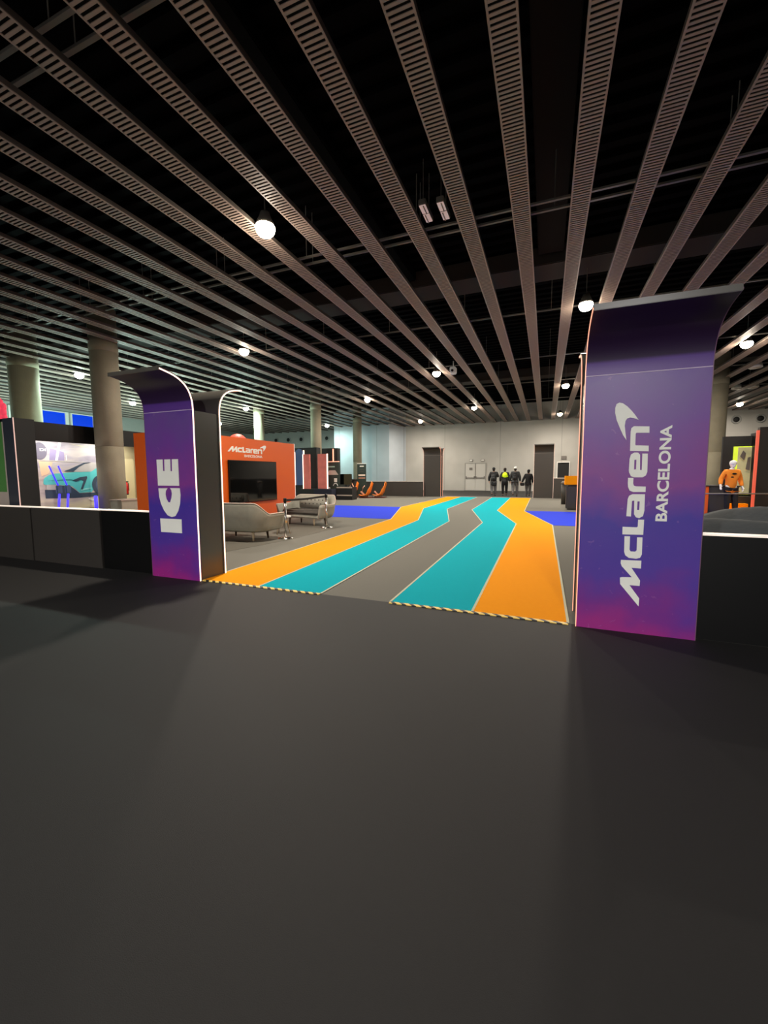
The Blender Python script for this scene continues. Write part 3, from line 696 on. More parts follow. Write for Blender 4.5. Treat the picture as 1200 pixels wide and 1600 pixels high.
# ------------------------------------------------------------------ left booth: fascia, mural, kiosk
r = empty('exhibition_booth', (-15.0, 3.0, 0)); tag(r, 'long black framed exhibition booth behind the left low wall', 'booth')
obj('fascia', box(NB(), 0.58, 0.66, 0, 13.5, 2.48, 3.05), M['black'], r)
obj('roof_panel', box(NB(), 0.0, 0.58, 0, 13.5, 2.94, 3.0), M['black_matte'], r)
obj('end_post', box(NB(), 0.1, 0.66, 8.3, 8.45, 0, 2.48), M['black'], r)
obj('back_panel', box(NB(), -0.1, 0.05, 0, 13.5, 0.0, 2.94), M['yellowwall'], r)
def mural():
    r = empty('printed_mural', (-14.94, 3.4, 0.3)); tag(r, 'bright printed mural of a turquoise sports car on the left booth wall', 'mural')
    m, nt, b = nodes_of('blurred_grey_street_print', 0.4)
    tc = nt.nodes.new('ShaderNodeTexCoord'); s = nt.nodes.new('ShaderNodeSeparateXYZ'); nt.links.new(tc.outputs['Object'], s.inputs[0])
    mp = nt.nodes.new('ShaderNodeMapping'); mp.inputs['Scale'].default_value = (1, 0.5, 2.2); nt.links.new(tc.outputs['Object'], mp.inputs[0])
    n = nt.nodes.new('ShaderNodeTexNoise'); n.inputs['Scale'].default_value = 1.6; n.inputs['Detail'].default_value = 4; n.inputs['Distortion'].default_value = 0.8; nt.links.new(mp.outputs[0], n.inputs['Vector'])
    base = ramp(nt, n.outputs['Fac'], [(0.30, (112, 106, 122)), (0.45, (176, 168, 176)), (0.58, (212, 204, 190)), (0.72, (238, 228, 196))])
    zc = ramp(nt, mth(nt, 'DIVIDE', s.outputs['Z'], 2.3), [(0.0, (236, 222, 150)), (0.16, (206, 186, 176)), (0.5, (214, 190, 170)), (0.62, (170, 164, 176)), (1.0, (176, 172, 178))])
    nt.links.new(mixc(nt, 0.5, base, zc), b.inputs['Base Color'])
    obj('backdrop', box(NB(), 0.0, 0.02, 0, 7.05, 0, 2.62), m, r)
    teal = mat('turquoise_car_print', (92, 200, 200), 0.35, var=0.12, vscale=1.5); dk = mat('dark_car_print', (58, 74, 92), 0.4, var=0.15); gl = mat('pale_grey_car_print', (186, 182, 178), 0.3, var=0.1)
    def layer(name, poly, mt, k):    # poly in photo-free wall units (y, z)
        return obj(name, prism(NB(), poly, lambda u, v, w: (0.02 + 0.004 * k + 0.003 * w, u - 3.4, v - 0.3)), mt, r)
    layer('underbody', [(8.11, .97), (8.43, .96), (8.44, 1.09), (8.85, 1.09), (9.0, .96), (9.15, .82), (9.56, .82), (9.95, .84), (10.3, .84), (10.3, .70), (8.93, .66), (8.12, .69)], dk, 0)
    layer('car_body', [(8.08, 1.17), (8.10, 1.30), (8.14, 1.36), (8.27, 1.45), (8.46, 1.49), (8.77, 1.52), (9.18, 1.55), (9.61, 1.58), (9.73, 1.66), (9.91, 1.78), (10.3, 1.92), (10.3, .9), (9.6, .92), (9.56, .84), (9.16, .83), (9.05, .94), (8.93, 1.06), (8.44, 1.13), (8.12, 1.13)], teal, 1)
    layer('windscreen', [(8.99, 1.55), (9.16, 1.72), (9.34, 1.81), (9.62, 1.87), (9.8, 1.87), (9.70, 1.64), (9.58, 1.56), (9.21, 1.545)], gl, 2)
    layer('screen_shadow', [(8.7, 1.57), (8.86, 1.63), (9.11, 1.75), (9.34, 1.86), (9.63, 1.90), (9.39, 1.83), (9.19, 1.72), (8.99, 1.55)], dk, 3)
    layer('headlamp', [(8.94, 1.26), (9.2, 1.37), (9.42, 1.4), (9.43, 1.34), (9.25, .93), (9.19, .95), (9.3, 1.23), (9.22, 1.28), (9.05, 1.21)], dk, 3)
    layer('bonnet_crease', [(8.2, 1.27), (8.9, 1.30), (9.15, 1.22), (8.9, 1.275)], mat('deep_turquoise_print', (40, 130, 140), 0.35), 3)
    layer('sill_crease', [(9.2, .95), (9.55, 1.0), (9.55, .97), (9.2, .90)], mat('light_turquoise_print', (150, 226, 222), 0.35), 3)
    layer('number_plate', [(8.15, .97), (8.40, .96), (8.42, 1.12), (8.16, 1.13)], gl, 3)
    layer('wheel', [(9.88 + .30 * math.cos(a), 1.10 + .34 * math.sin(a)) for a in [2 * math.pi * i / 28 for i in range(28)]], dk, 4)
    layer('wheel_rim', [(9.90 + .2 * math.cos(a), 1.08 + .24 * math.sin(a)) for a in [2 * math.pi * i / 24 for i in range(24)]], mat('wheel_rim_print', (84, 96, 120), 0.4), 5)
    layer('white_swoosh', [(9.41, .62), (9.54, .62), (9.6, .57), (9.69, .58), (9.54, .53), (9.51, .56)], M['letter'], 3)
    layer('pale_pillar', [(8.60, 2.5), (8.68, 2.5), (8.54, 1.91), (8.47, 1.91)], M['letter'], 1)
    layer('pale_pillar', [(8.80, 2.1), (8.83, 2.1), (8.82, 1.93), (8.80, 1.93)], M['letter'], 1)
    layer('kerb_line', [(8.05, 1.93), (9.7, 1.88), (9.7, 1.86), (8.05, 1.89)], gl, 1)
    layer('roof_line', [(8.9, 2.5), (10.3, 2.30), (10.3, 2.22), (9.3, 2.42)], M['yellowwall'], 1)
    layer('roof_line', [(9.2, 2.52), (10.3, 2.42), (10.3, 2.38), (9.5, 2.46)], gl, 2)
    layer('warm_patch', [(8.0, 1.88), (8.4, 1.86), (8.25, 1.48), (8.05, 1.40)], mat('peach_print', (232, 196, 160), 0.5), 0)
    layer('violet_patch', [(8.35, 2.3), (8.75, 2.2), (8.75, 1.92), (8.3, 1.92)], mat('violet_grey_print', (150, 140, 176), 0.5), 0)
    layer('badge_disc', [(8.05 + .20 * math.cos(a), 2.20 + .27 * math.sin(a)) for a in [2 * math.pi * i / 32 for i in range(32)]], mat('grey_violet_badge', (112, 108, 124), 0.5), 2)
    me = text_mesh('DI', 0.17, 0.085, 0.004, 0.02); remap(me, lambda x, y, z: Vector((0.032 + z, 8.135 - 3.4 + x, 2.245 - 0.3 + y))); obj('word', me, M['letter'], r)
mural()
# hidden lights added under the fascia to wash the mural
for i, y in enumerate((6.6, 8.3, 10.0)):
    r = empty('added_strip_light', (-14.46, y, 2.56)); tag(r, 'added hidden strip light under the fascia of the left booth', 'strip light', 'added strip lights under the left booth fascia')
    obj('light_body', box(NB(), -0.03, 0.03, -0.7, 0.7, 0, 0.04), M['lamp_off'], r)
    L = bpy.data.lights.new('strip_glow', 'AREA'); L.shape = 'RECTANGLE'; L.size = 0.05; L.size_y = 1.3; L.energy = 14; L.color = (1.0, 0.97, 0.9)
    lo = bpy.data.objects.new('strip_glow', L); COL.objects.link(lo); lo.parent = r; lo.location = (0, 0, -0.01); lo.rotation_euler = (0, math.radians(14), 0)
# uplights added behind the booth to wash the baffles green-white
for i, (x, y, l) in enumerate(((-17.5, 12.5, 'nearer'), (-20.5, 17.5, 'middle'), (-23.5, 8.0, 'far left'), (-17.5, 20.5, 'farther'), (-26.5, 14.5, 'leftmost'), (-24.0, 22.0, 'farthest'))):
    r = empty('added_uplight_tower', (x, y, 0)); tag(r, 'added uplight tower behind the left booth, %s one' % l, 'uplight')
    obj('pole', box(NB(), -0.05, 0.05, -0.05, 0.05, 0, 2.5), M['black_matte'], r)
    obj('light_tray', box(NB(), -0.25, 0.25, -0.6, 0.6, 2.5, 2.56), M['black_matte'], r)
    L = bpy.data.lights.new('upward_glow', 'AREA'); L.shape = 'RECTANGLE'; L.size = 0.45; L.size_y = 1.1; L.energy = 270; L.color = (0.66, 1.0, 0.88)
    lo = bpy.data.objects.new('upward_glow', L); COL.objects.link(lo); lo.parent = r; lo.location = (0, 0, 2.57); lo.rotation_euler = (math.pi, 0, 0)
# extinguisher
r = empty('fire_extinguisher', (-14.93, 10.76, 0.69)); tag(r, 'red fire extinguisher hanging on the cream booth wall behind the concrete column', 'fire extinguisher')
obj('tank', lathe(NB(), [(0.03, 0), (0.085, 0.02), (0.085, 0.40), (0.06, 0.46), (0.025, 0.48)], (0.1, 0, 0), 20), M['red'], r, True)
obj('base_ring', lathe(NB(), [(0.087, 0.0), (0.087, 0.04)], (0.1, 0, 0), 20), M['black'], r, True)
b = NB(); box(b, 0.08, 0.12, -0.02, 0.1, 0.48, 0.51); tube(b, [(0.1, 0.03, 0.49), (0.1, 0.12, 0.44), (0.1, 0.12, 0.15)], 0.012, 8); obj('handle_and_hose', b, M['black'], r)
# blue light bars stand
def light_bar(y, label):
    r = empty('light_bar_stand', (-14.0, y, 0)); tag(r, label, 'light stand', 'blue light bar stands before the mural')
    b = NB(); tube(b, [(0, -0.25, 1.72), (0, -0.04, 1.12)], 0.022, 10); obj('upper_bar', b, M['bluebar'], r, True)
    b = NB(); tube(b, [(0, -0.02, 0.86), (0, -0.1, 0.15)], 0.030, 10); obj('lower_bar', b, M['bluebar'], r, True)
    b = NB(); box(b, -0.04, 0.04, -0.10, 0.06, 0.86, 1.12, 0.02); tube(b, [(0, -0.1, 0.15), (0, -0.1, 0.0)], 0.02, 8); lathe(b, [(0.14, 0), (0.14, 0.02), (0.02, 0.03)], (0, -0.1, 0)); obj('joint', b, M['steelblue'], r)
light_bar(8.02, 'left one of two slanting blue light bars before the car mural'); light_bar(8.27, 'right one of two slanting blue light bars before the car mural')
r = empty('light_bar_stand', (-13.9, 9.02, 0)); tag(r, 'short blue light bar at the foot of the concrete column', 'light stand')
b = NB(); tube(b, [(0, 0, 0.05), (0, 0, 0.75)], 0.05, 10); obj('light_tube', b, M['bluebar'], r, True); obj('foot', lathe(NB(), [(0.12, 0), (0.12, 0.03), (0.04, 0.05)]), M['black'], r)
# black kiosk
r = empty('tall_kiosk', (-9.95, 4.63, 0)); tag(r, 'tall black kiosk with lit corner edge at the left edge of the picture', 'kiosk')
obj('side_cladding', box(NB(), 0.62, 0.65, 0, 0.335, 0, 2.5), M['black_matte'], r)
obj('front_frame', box(NB(), 0.30, 0.62, 0, 0.03, 0, 2.5), M['steelblue'] if False else mat('dark_blue_grey_gloss', (48, 54, 66), 0.3), r)
obj('top_cap', box(NB(), -0.6, 0.62, 0.03, 0.335, 2.44, 2.5), M['black'], r)
obj('lit_edge', box(NB(), 0.642, 0.656, -0.008, 0.004, 0, 2.5), mat('dim_edge_light', (220, 180, 170), 0.4, emit=0.5), r)
obj('green_display', box(NB(), -0.6, 0.27, 0.02, 0.05, 1.1, 2.44), M['greenpanel'], r)
obj('display_frame', box(NB(), 0.26, 0.30, 0.0, 0.05, 0.85, 2.44), M['lamp_off'], r)
obj('shelf_front', box(NB(), -0.6, 0.26, 0.0, 0.05, 0.85, 1.1), M['lamp_off'], r)
obj('lower_front', box(NB(), -0.6, 0.30, 0.0, 0.05, 0.0, 0.85), M['black_matte'], r)
obj('back_cladding', box(NB(), -0.6, 0.62, 0.32, 0.335, 0, 2.44), M['black_matte'], r)
# pink paper flower on the kiosk
r = empty('paper_flower', (-11.75, 5.55, 0)); tag(r, 'pink paper flower ornament showing above the black kiosk', 'ornament')
b = NB()
for k in range(14):
    t = 2 * math.pi * k / 14
    ball(b, (0.26 * math.cos(t), 0.02 * (k % 2), 2.86 + 0.26 * math.sin(t)), 0.10, 0.04, 0.10, 2)
ball(b, (0, 0, 2.86), 0.24, 0.07, 0.24, 3); obj('petals', b, M['pinkflower'], r, True)
obj('flower_heart', ball(NB(), (0, -0.06, 2.86), 0.11, 0.04, 0.11), M['orange_s'], r, True)
b = NB(); tube(b, [(0, 0.0, 0.0), (0, 0.0, 2.6)], 0.015, 8); obj('stem', b, M['white'], r)
# reception block between column and orange stand
r = empty('counter_block', (-12.3, 8.4, 0)); tag(r, 'small grey counter between the concrete column and the orange stand', 'counter')
obj('counter_body', box(NB(), 0, 0.5, 0, 0.75, 0, 0.66, 0.01), M['fabric'], r); obj('counter_top', box(NB(), -0.02, 0.52, -0.02, 0.77, 0.66, 0.69), M['lamp_off'], r)

# ------------------------------------------------------------------ middle displays
KY = 22.0
def kx(px_x20, y): return px_x20 * y / 20.0
r = empty('display_tower', (-13.9, 21.2, 0)); tag(r, 'tall black display tower with lit arched blue niche behind the orange wall', 'display')
obj('tower_body', box(NB(), -0.5, 1.15, 0.05, 0.5, 0, 3.05), M['black_matte'], r)
obj('arched_niche', prism(NB(), [(-0.32, 0.8), (0.22, 0.8), (0.22, 2.75), (0.1, 2.95), (-0.1, 3.0), (-0.32, 2.85)], lambda u, v, w: (u - 0.0, 0.0 + 0.04 * w, v)), M['steelblue'], r)
b = NB(); box(b, -0.42, -0.34, -0.01, 0.05, 0.8, 2.8); box(b, 0.24, 0.30, -0.01, 0.05, 0.6, 2.9); obj('lit_edge', b, M['led_warm'], r)
r = empty('display_tower', (-13.15, 20.6, 0)); tag(r, 'pink and red printed display panel behind the thin concrete column', 'display')
obj('printed_panel', box(NB(), -0.12, 0.33, 0, 0.06, 0.6, 2.62), M['pink_p'], r); obj('printed_panel', box(NB(), 0.85, 1.45, 0, 0.06, 0.6, 2.62), M['pink_p'], r)
obj('plinth', box(NB(), -0.5, 1.5, 0, 0.4, 0.0, 0.6), M['black_matte'], r)
b = NB(); box(b, 1.45, 1.49, -0.02, 0.06, 0.6, 2.62); box(b, -0.16, -0.12, -0.02, 0.06, 0.6, 2.62); obj('lit_edge', b, M['led_warm'], r)
r = empty('display_tower', (-13.45, 23.2, 0)); tag(r, 'black booth back wall with a red lit edge beyond the thin concrete column', 'display')
obj('tower_body', box(NB(), -0.3, 1.05, 0, 0.4, 0, 3.12), M['black_matte'], r); obj('lit_edge', box(NB(), 0.72, 0.80, -0.03, 0.0, 2.1, 3.08), M['led_red'], r)
r = empty('display_banner', (-12.15, 21.05, 0)); tag(r, 'dark green printed display panel with pale motif beyond the blue carpet', 'banner')
obj('banner_face', box(NB(), 0.0, 1.0, 0, 0.05, 0.55, 2.16), M['green_p'], r)
obj('header', box(NB(), 0.0, 1.0, -0.02, 0.05, 2.16, 2.2), M['led_red'], r)
obj('pale_motif', prism(NB(), [(0.18, 1.42), (0.95, 1.42), (0.75, 1.68), (0.36, 1.68)], lambda u, v, w: (u, -0.012 * w, v)), M['lamp_off'], r)
obj('title_line', box(NB(), 0.22, 0.72, -0.012, 0, 1.85, 1.93), mat('pale_green_lettering', (150, 190, 175), 0.5), r)
obj('white_card', box(NB(), 0.68, 0.86, -0.03, 0, 1.0, 1.22), M['white'], r)
b = NB(); tube(b, [(0.78 + 0.14 * math.cos(a), -0.05, 0.78 + 0.14 * math.sin(a)) for a in [math.pi * i / 12 for i in range(13)]], 0.022, 8); ball(b, (0.35, -0.06, 0.65), 0.09, 0.06, 0.06, 2)
obj('white_ring', b, M['white'], r)
obj('plinth', box(NB(), 0.0, 1.05, -0.02, 0.3, 0, 0.55), M['black_matte'], r)
r = empty('counter', (-12.25, 20.0, 0)); tag(r, 'low navy counter bench in front of the dark green display', 'counter')
obj('counter_body', box(NB(), 0.0, 1.15, 0, 0.6, 0.08, 0.62, 0.02), M['navy'], r); obj('kick_plate', box(NB(), 0.05, 1.1, 0.03, 0.57, 0, 0.08), M['black_matte'], r)
r = empty('drawer_rack', (-11.1, 20.6, 0)); tag(r, 'low black rack with two pale horizontal rails beside the navy counter', 'rack')
obj('rack_body', box(NB(), 0, 1.0, 0, 0.6, 0.0, 0.72), M['black_matte'], r)
for z in (0.22, 0.66): obj('pale_rail', box(NB(), 0.02, 1.0, -0.03, 0, z, z + 0.07, 0.01), M['lamp_off'], r)
r = empty('monitor', (-11.25, 21.35, 0)); tag(r, 'black monitor standing behind the low black rack', 'monitor')
obj('screen', box(NB(), 0.0, 0.75, 0.0, 0.06, 0.85, 1.46, 0.01), M['screen'], r); obj('stand', box(NB(), 0.32, 0.43, 0.02, 0.06, 0.0, 0.86), M['black_matte'], r); obj('foot', box(NB(), 0.2, 0.55, -0.1, 0.2, 0, 0.03), M['black_matte'], r)
r = empty('counter', (-11.75, 24.0, 0)); tag(r, 'black rounded counter left of the roll-up banner', 'counter')
obj('counter_body', lathe(NB(), [(0.36, 0), (0.36, 1.05), (0.40, 1.08), (0.40, 1.14)], (0.3, 0.0, 0), 30), M['dark_lam'], r)
r = empty('roll_up_banner', (-11.2, 23.6, 0)); tag(r, 'dark roll-up banner with white lines standing behind the orange loungers', 'banner')
obj('banner_sheet', box(NB(), 0, 0.62, 0, 0.015, 0.08, 2.1), M['green_p'], r); obj('banner_base', box(NB(), -0.03, 0.65, -0.1, 0.1, 0, 0.08, 0.01), M['chrome'], r)
for z0, z1, a, b_, m_ in ((1.93, 1.98, .18, .46, 'letter'), (1.72, 1.75, .15, .5, 'fabric_d'), (1.60, 1.63, .2, .45, 'fabric_d'), (1.34, 1.44, .08, .55, 'piping'), (1.18, 1.24, .08, .55, 'pinkish')):
    obj('printed_line', box(NB(), a, b_, -0.006, 0, z0, z1), M[m_], r)
obj('top_bar', box(NB(), -0.01, 0.63, -0.01, 0.025, 2.1, 2.13), M['white'], r)
# loungers
def lounger(x, y, rz, label, extra=False):
    r = empty('lounger', (x, y, 0), rz); tag(r, label, 'lounger', 'orange curved loungers'); r.scale = (0.72, 1.0, 0.95)
    prof = [(-0.62, 0.20), (-0.35, 0.13), (-0.05, 0.12), (0.18, 0.20), (0.36, 0.42), (0.48, 0.70), (0.58, 0.98)]
    b = NB(); prev = None
    for i, (u, z) in enumerate(prof):
        wd = 0.34 if i < 5 else 0.34 - 0.12 * (i - 4); sd = 0.05 + 0.16 * min(1, i / 4) * (1 if i < 5 else 0.5)
        q = [b.verts.new((u - sd, -wd, z + sd * 0.6)), b.verts.new((u, 0, z)), b.verts.new((u - sd, wd, z + sd * 0.6)), b.verts.new((u - sd + 0.03, wd, z + sd * 0.6 - 0.03)), b.verts.new((u + 0.035, 0, z - 0.045)), b.verts.new((u - sd + 0.03, -wd, z + sd * 0.6 - 0.03))]
        if prev:
            for k in range(6): b.faces.new((prev[k], prev[(k + 1) % 6], q[(k + 1) % 6], q[k]))
        else: b.faces.new(q)
        prev = q
    b.faces.new(prev[::-1]); obj('shell', b, M['orange_s'], r, True)
    for s in (-1, 1):
        b = NB(); tube(b, [(-0.62, s * 0.2, 0.03), (-0.2, s * 0.24, 0.03), (0.3, s * 0.24, 0.03), (0.55, s * 0.2, 0.05)], 0.028, 8); tube(b, [(0.1, s * 0.22, 0.03), (0.15, s * 0.2, 0.2)], 0.02, 8); tube(b, [(-0.4, s * 0.22, 0.03), (-0.4, s * 0.2, 0.14)], 0.02, 8)
        obj('runner', b, M['darkred'], r, True)
        b = NB(); tube(b, [(-0.10, s * 0.29, 0.16), (-0.30, s * 0.31, 0.30), (-0.48, s * 0.30, 0.42)], 0.026, 8); obj('armrest', b, M['pinkish'], r, True)
    if extra:
        b = NB(); tube(b, [(-0.15, -0.3, 0.12), (-0.32, -0.3, 0.38), (-0.25, -0.3, 0.66), (-0.10, -0.3, 0.80)], 0.03, 8); obj('hand_bar', b, M['pinkish'], r, True)
lounger(-10.22, 22.8, 0.35, 'middle one of the three orange loungers by the roll-up banner', True)
lounger(-9.48, 23.2, 0.35, 'rightmost orange curved lounger before the low dark wall')
lounger(-11.15, 22.7, 0.5, 'leftmost orange lounger directly under the roll-up banner', True)
r = empty('folded_frame', (-10.9, 22.2, 0)); tag(r, 'copper coloured metal frame leaning on the leftmost lounger', 'metal frame')
b = NB(); tube(b, [(-0.35, 0, 0.05), (-0.15, 0, 0.6), (0.0, 0, 0.92), (0.15, 0, 0.6), (0.32, 0, 0.05)], 0.035, 8); obj('hoop', b, M['pinkish'], r, True)
b = NB(); tube(b, [(-0.25, 0.1, 0.35), (0.25, 0.1, 0.35)], 0.03, 8); tube(b, [(-0.1, 0.1, 0.05), (0.2, -0.1, 0.55)], 0.03, 8); obj('cross_bar', b, M['darkred'], r, True)
# orange-topped counter on the right
r = empty('bin_counter', (0.70, 17.35, 0)); tag(r, 'black counter with an orange box top left of the right purple pillar', 'counter')
obj('counter_body', box(NB(), 0.06, 1.0, 0.05, 0.6, 0, 0.98, 0.06), M['dark_lam'], r); obj('orange_top', box(NB(), 0.0, 1.1, 0, 0.65, 0.99, 1.33, 0.01), M['orange_c'], r)
r = empty('litter_bin', (0.72, 20.8, 0)); tag(r, 'slim dark bin behind the orange topped counter', 'bin')
obj('bin_body', lathe(NB(), [(0.14, 0), (0.16, 0.95)], (0.12, 0, 0), 22), M['dark_lam'], r, True); obj('bin_lid', lathe(NB(), [(0.17, 0.95), (0.17, 1.02), (0.1, 1.08)], (0.12, 0, 0), 22), M['rail'], r, True)

# ------------------------------------------------------------------ right booth
r = empty('exhibition_booth', (5.0, 18.0, 0)); tag(r, 'black exhibition booth with an orange edge light behind the mannequin', 'booth')
obj('back_wall', box(NB(), 0.82, 1.62, 0.0, 0.12, 0, 2.70), M['black_matte'], r)
obj('step_wall', box(NB(), 1.62, 2.0, -0.5, 0.12, 0, 2.78), M['black'], r)
obj('side_wall', box(NB(), 1.27, 5.5, -1.45, -1.3, 0, 2.86), mat('charcoal_gloss_wall', (50, 47, 44), 0.25), r)
obj('edge_light', box(NB(), 1.19, 1.26, -1.48, -1.42, 0.1, 2.76), mat('coral_edge_light', (214, 92, 70), 0.4, emit=0.35), r)
obj('orange_floor', box(NB(), 0.33, 1.5, -2.9, 0.0, 0.001, 0.10), M['orange_c'], r)
obj('orange_riser', box(NB(), 0.33, 1.45, -0.55, -0.31, 0.10, 0.36), M['orange_c'], r)
obj('poster_frame', box(NB(), 1.12, 1.62, -0.04, 0.0, 0.66, 2.34), mat('lime_edge', (200, 225, 60), 0.4, emit=0.4), r)
obj('poster', box(NB(), 1.24, 1.62, -0.055, -0.04, 0.68, 2.31), mat('olive_green_print', (205, 210, 165), 0.5, var=0.3, vscale=3), r)
obj('poster_shape', prism(NB(), [(1.30, 2.0), (1.38, 2.2), (1.46, 2.1), (1.42, 1.85)], lambda u, v, w: (u, -0.06 - 0.004 * w, v)), M['rail'], r)
obj('poster_shape', prism(NB(), [(1.48, 1.55), (1.52, 1.95), (1.6, 1.98), (1.6, 1.5)], lambda u, v, w: (u, -0.06 - 0.004 * w, v)), M['rail'], r)
obj('lower_plinth', box(NB(), 1.2, 1.62, -0.3, -0.06, 0.10, 0.6), M['dark_lam'], r)
r = empty('counter', (4.3, 15.7, 0)); tag(r, 'black counter with an orange vertical face right of the purple pillar', 'counter')
obj('counter_body', box(NB(), 0.50, 0.98, 0, 0.6, 0, 1.0, 0.02), M['dark_lam'], r); obj('orange_end', box(NB(), 0.0, 0.50, 0.01, 0.6, 0, 1.0, 0.01), M['orange_w'], r)
obj('counter_top', box(NB(), -0.02, 0.9, -0.02, 0.62, 1.0, 1.03), M['dark_lam'], r)
b = NB(); tube(b, [(4.4, 15.3, 0.78), (6.3, 15.3, 0.80)], 0.02, 8)
r = empty('rope_barrier', (0, 0, 0)); tag(r, 'thin dark barrier rail crossing in front of the mannequin', 'barrier'); obj('rail_bar', b, M['rail'], r, True)
for x in (4.4, 6.3):
    b = NB(); tube(b, [(x, 15.3, 0.02), (x, 15.3, 0.86)], 0.022, 10); lathe(b, [(0.13, 0), (0.13, 0.02), (0.03, 0.03)], (x, 15.3, 0.0)); obj('post', b, M['black'], r, True)
# spotlight added to brighten the mannequin
r = empty('added_spotlight', (5.2, 13.6, 5.6)); tag(r, 'small added spotlight aimed at the orange dressed mannequin', 'spotlight')
obj('spot_can', lathe(NB(), [(0.05, 0.12), (0.06, 0.0)]), M['black'], r, True); b = NB(); tube(b, [(0, 0, 0.1), (0, 0, 0.6)], 0.008, 6); obj('spot_cable', b, M['black'], r)
L = bpy.data.lights.new('spot_beam', 'SPOT'); L.energy = 220; L.spot_size = 0.9; L.color = (1, 0.93, 0.84); L.shadow_soft_size = 0.05
lo = bpy.data.objects.new('spot_beam', L); COL.objects.link(lo); lo.parent = r; lo.location = (0, 0, -0.02); lo.rotation_euler = (math.radians(27), 0, math.radians(-4))

# ------------------------------------------------------------------ figures
def skin_mesh(name, pts, edges, radii, root=0, sub=2):
    me = bpy.data.meshes.new(name); me.from_pydata([tuple(p) for p in pts], edges, [])
    o = bpy.data.objects.new(name, me); COL.objects.link(o)
    o.modifiers.new('skin', 'SKIN'); ss = o.modifiers.new('sub', 'SUBSURF'); ss.levels = sub
    for i, v in enumerate(me.skin_vertices[0].data):
        rr = radii[i]; v.radius = rr if isinstance(rr, tuple) else (rr, rr); v.use_root = (i == root)
    bpy.context.view_layer.update()
    dg = bpy.context.evaluated_depsgraph_get(); out = bpy.data.meshes.new_from_object(o.evaluated_get(dg))
    bpy.data.objects.remove(o); bpy.data.meshes.remove(me)
    return out
def hand_chain(P, E, Rd, wr, d, side, w_i):
    """append palm and five fingers; d = direction of forearm"""
    d = Vector(d).normalized(); across = Vector((0, 1, 0)); across = (across - d * across.dot(d)).normalized(); inw = d.cross(across).normalized() * side
    base = len(P); palm = wr + d * 0.05; P.append(palm); E.append((w_i, base)); Rd.append((0.038, 0.02))
    for k, ln in enumerate((0.085, 0.095, 0.09, 0.07)):
        a = palm + d * 0.04 + across * (0.027 - 0.018 * k); i0 = len(P)
        P.append(a); Rd.append(0.010); E.append((base, i0))
        P.append(a + d * ln * 0.5 - inw * 0.006); Rd.append(0.009); E.append((i0, i0 + 1))
        P.append(a + d * ln * 0.85 - inw * 0.028); Rd.append(0.008); E.append((i0 + 1, i0 + 2))
    i0 = len(P); P.append(palm + across * 0.045 + d * 0.005); Rd.append(0.012); E.append((base, i0))
    P.append(palm + across * 0.062 + d * 0.045); Rd.append(0.010); E.append((i0, i0 + 1))
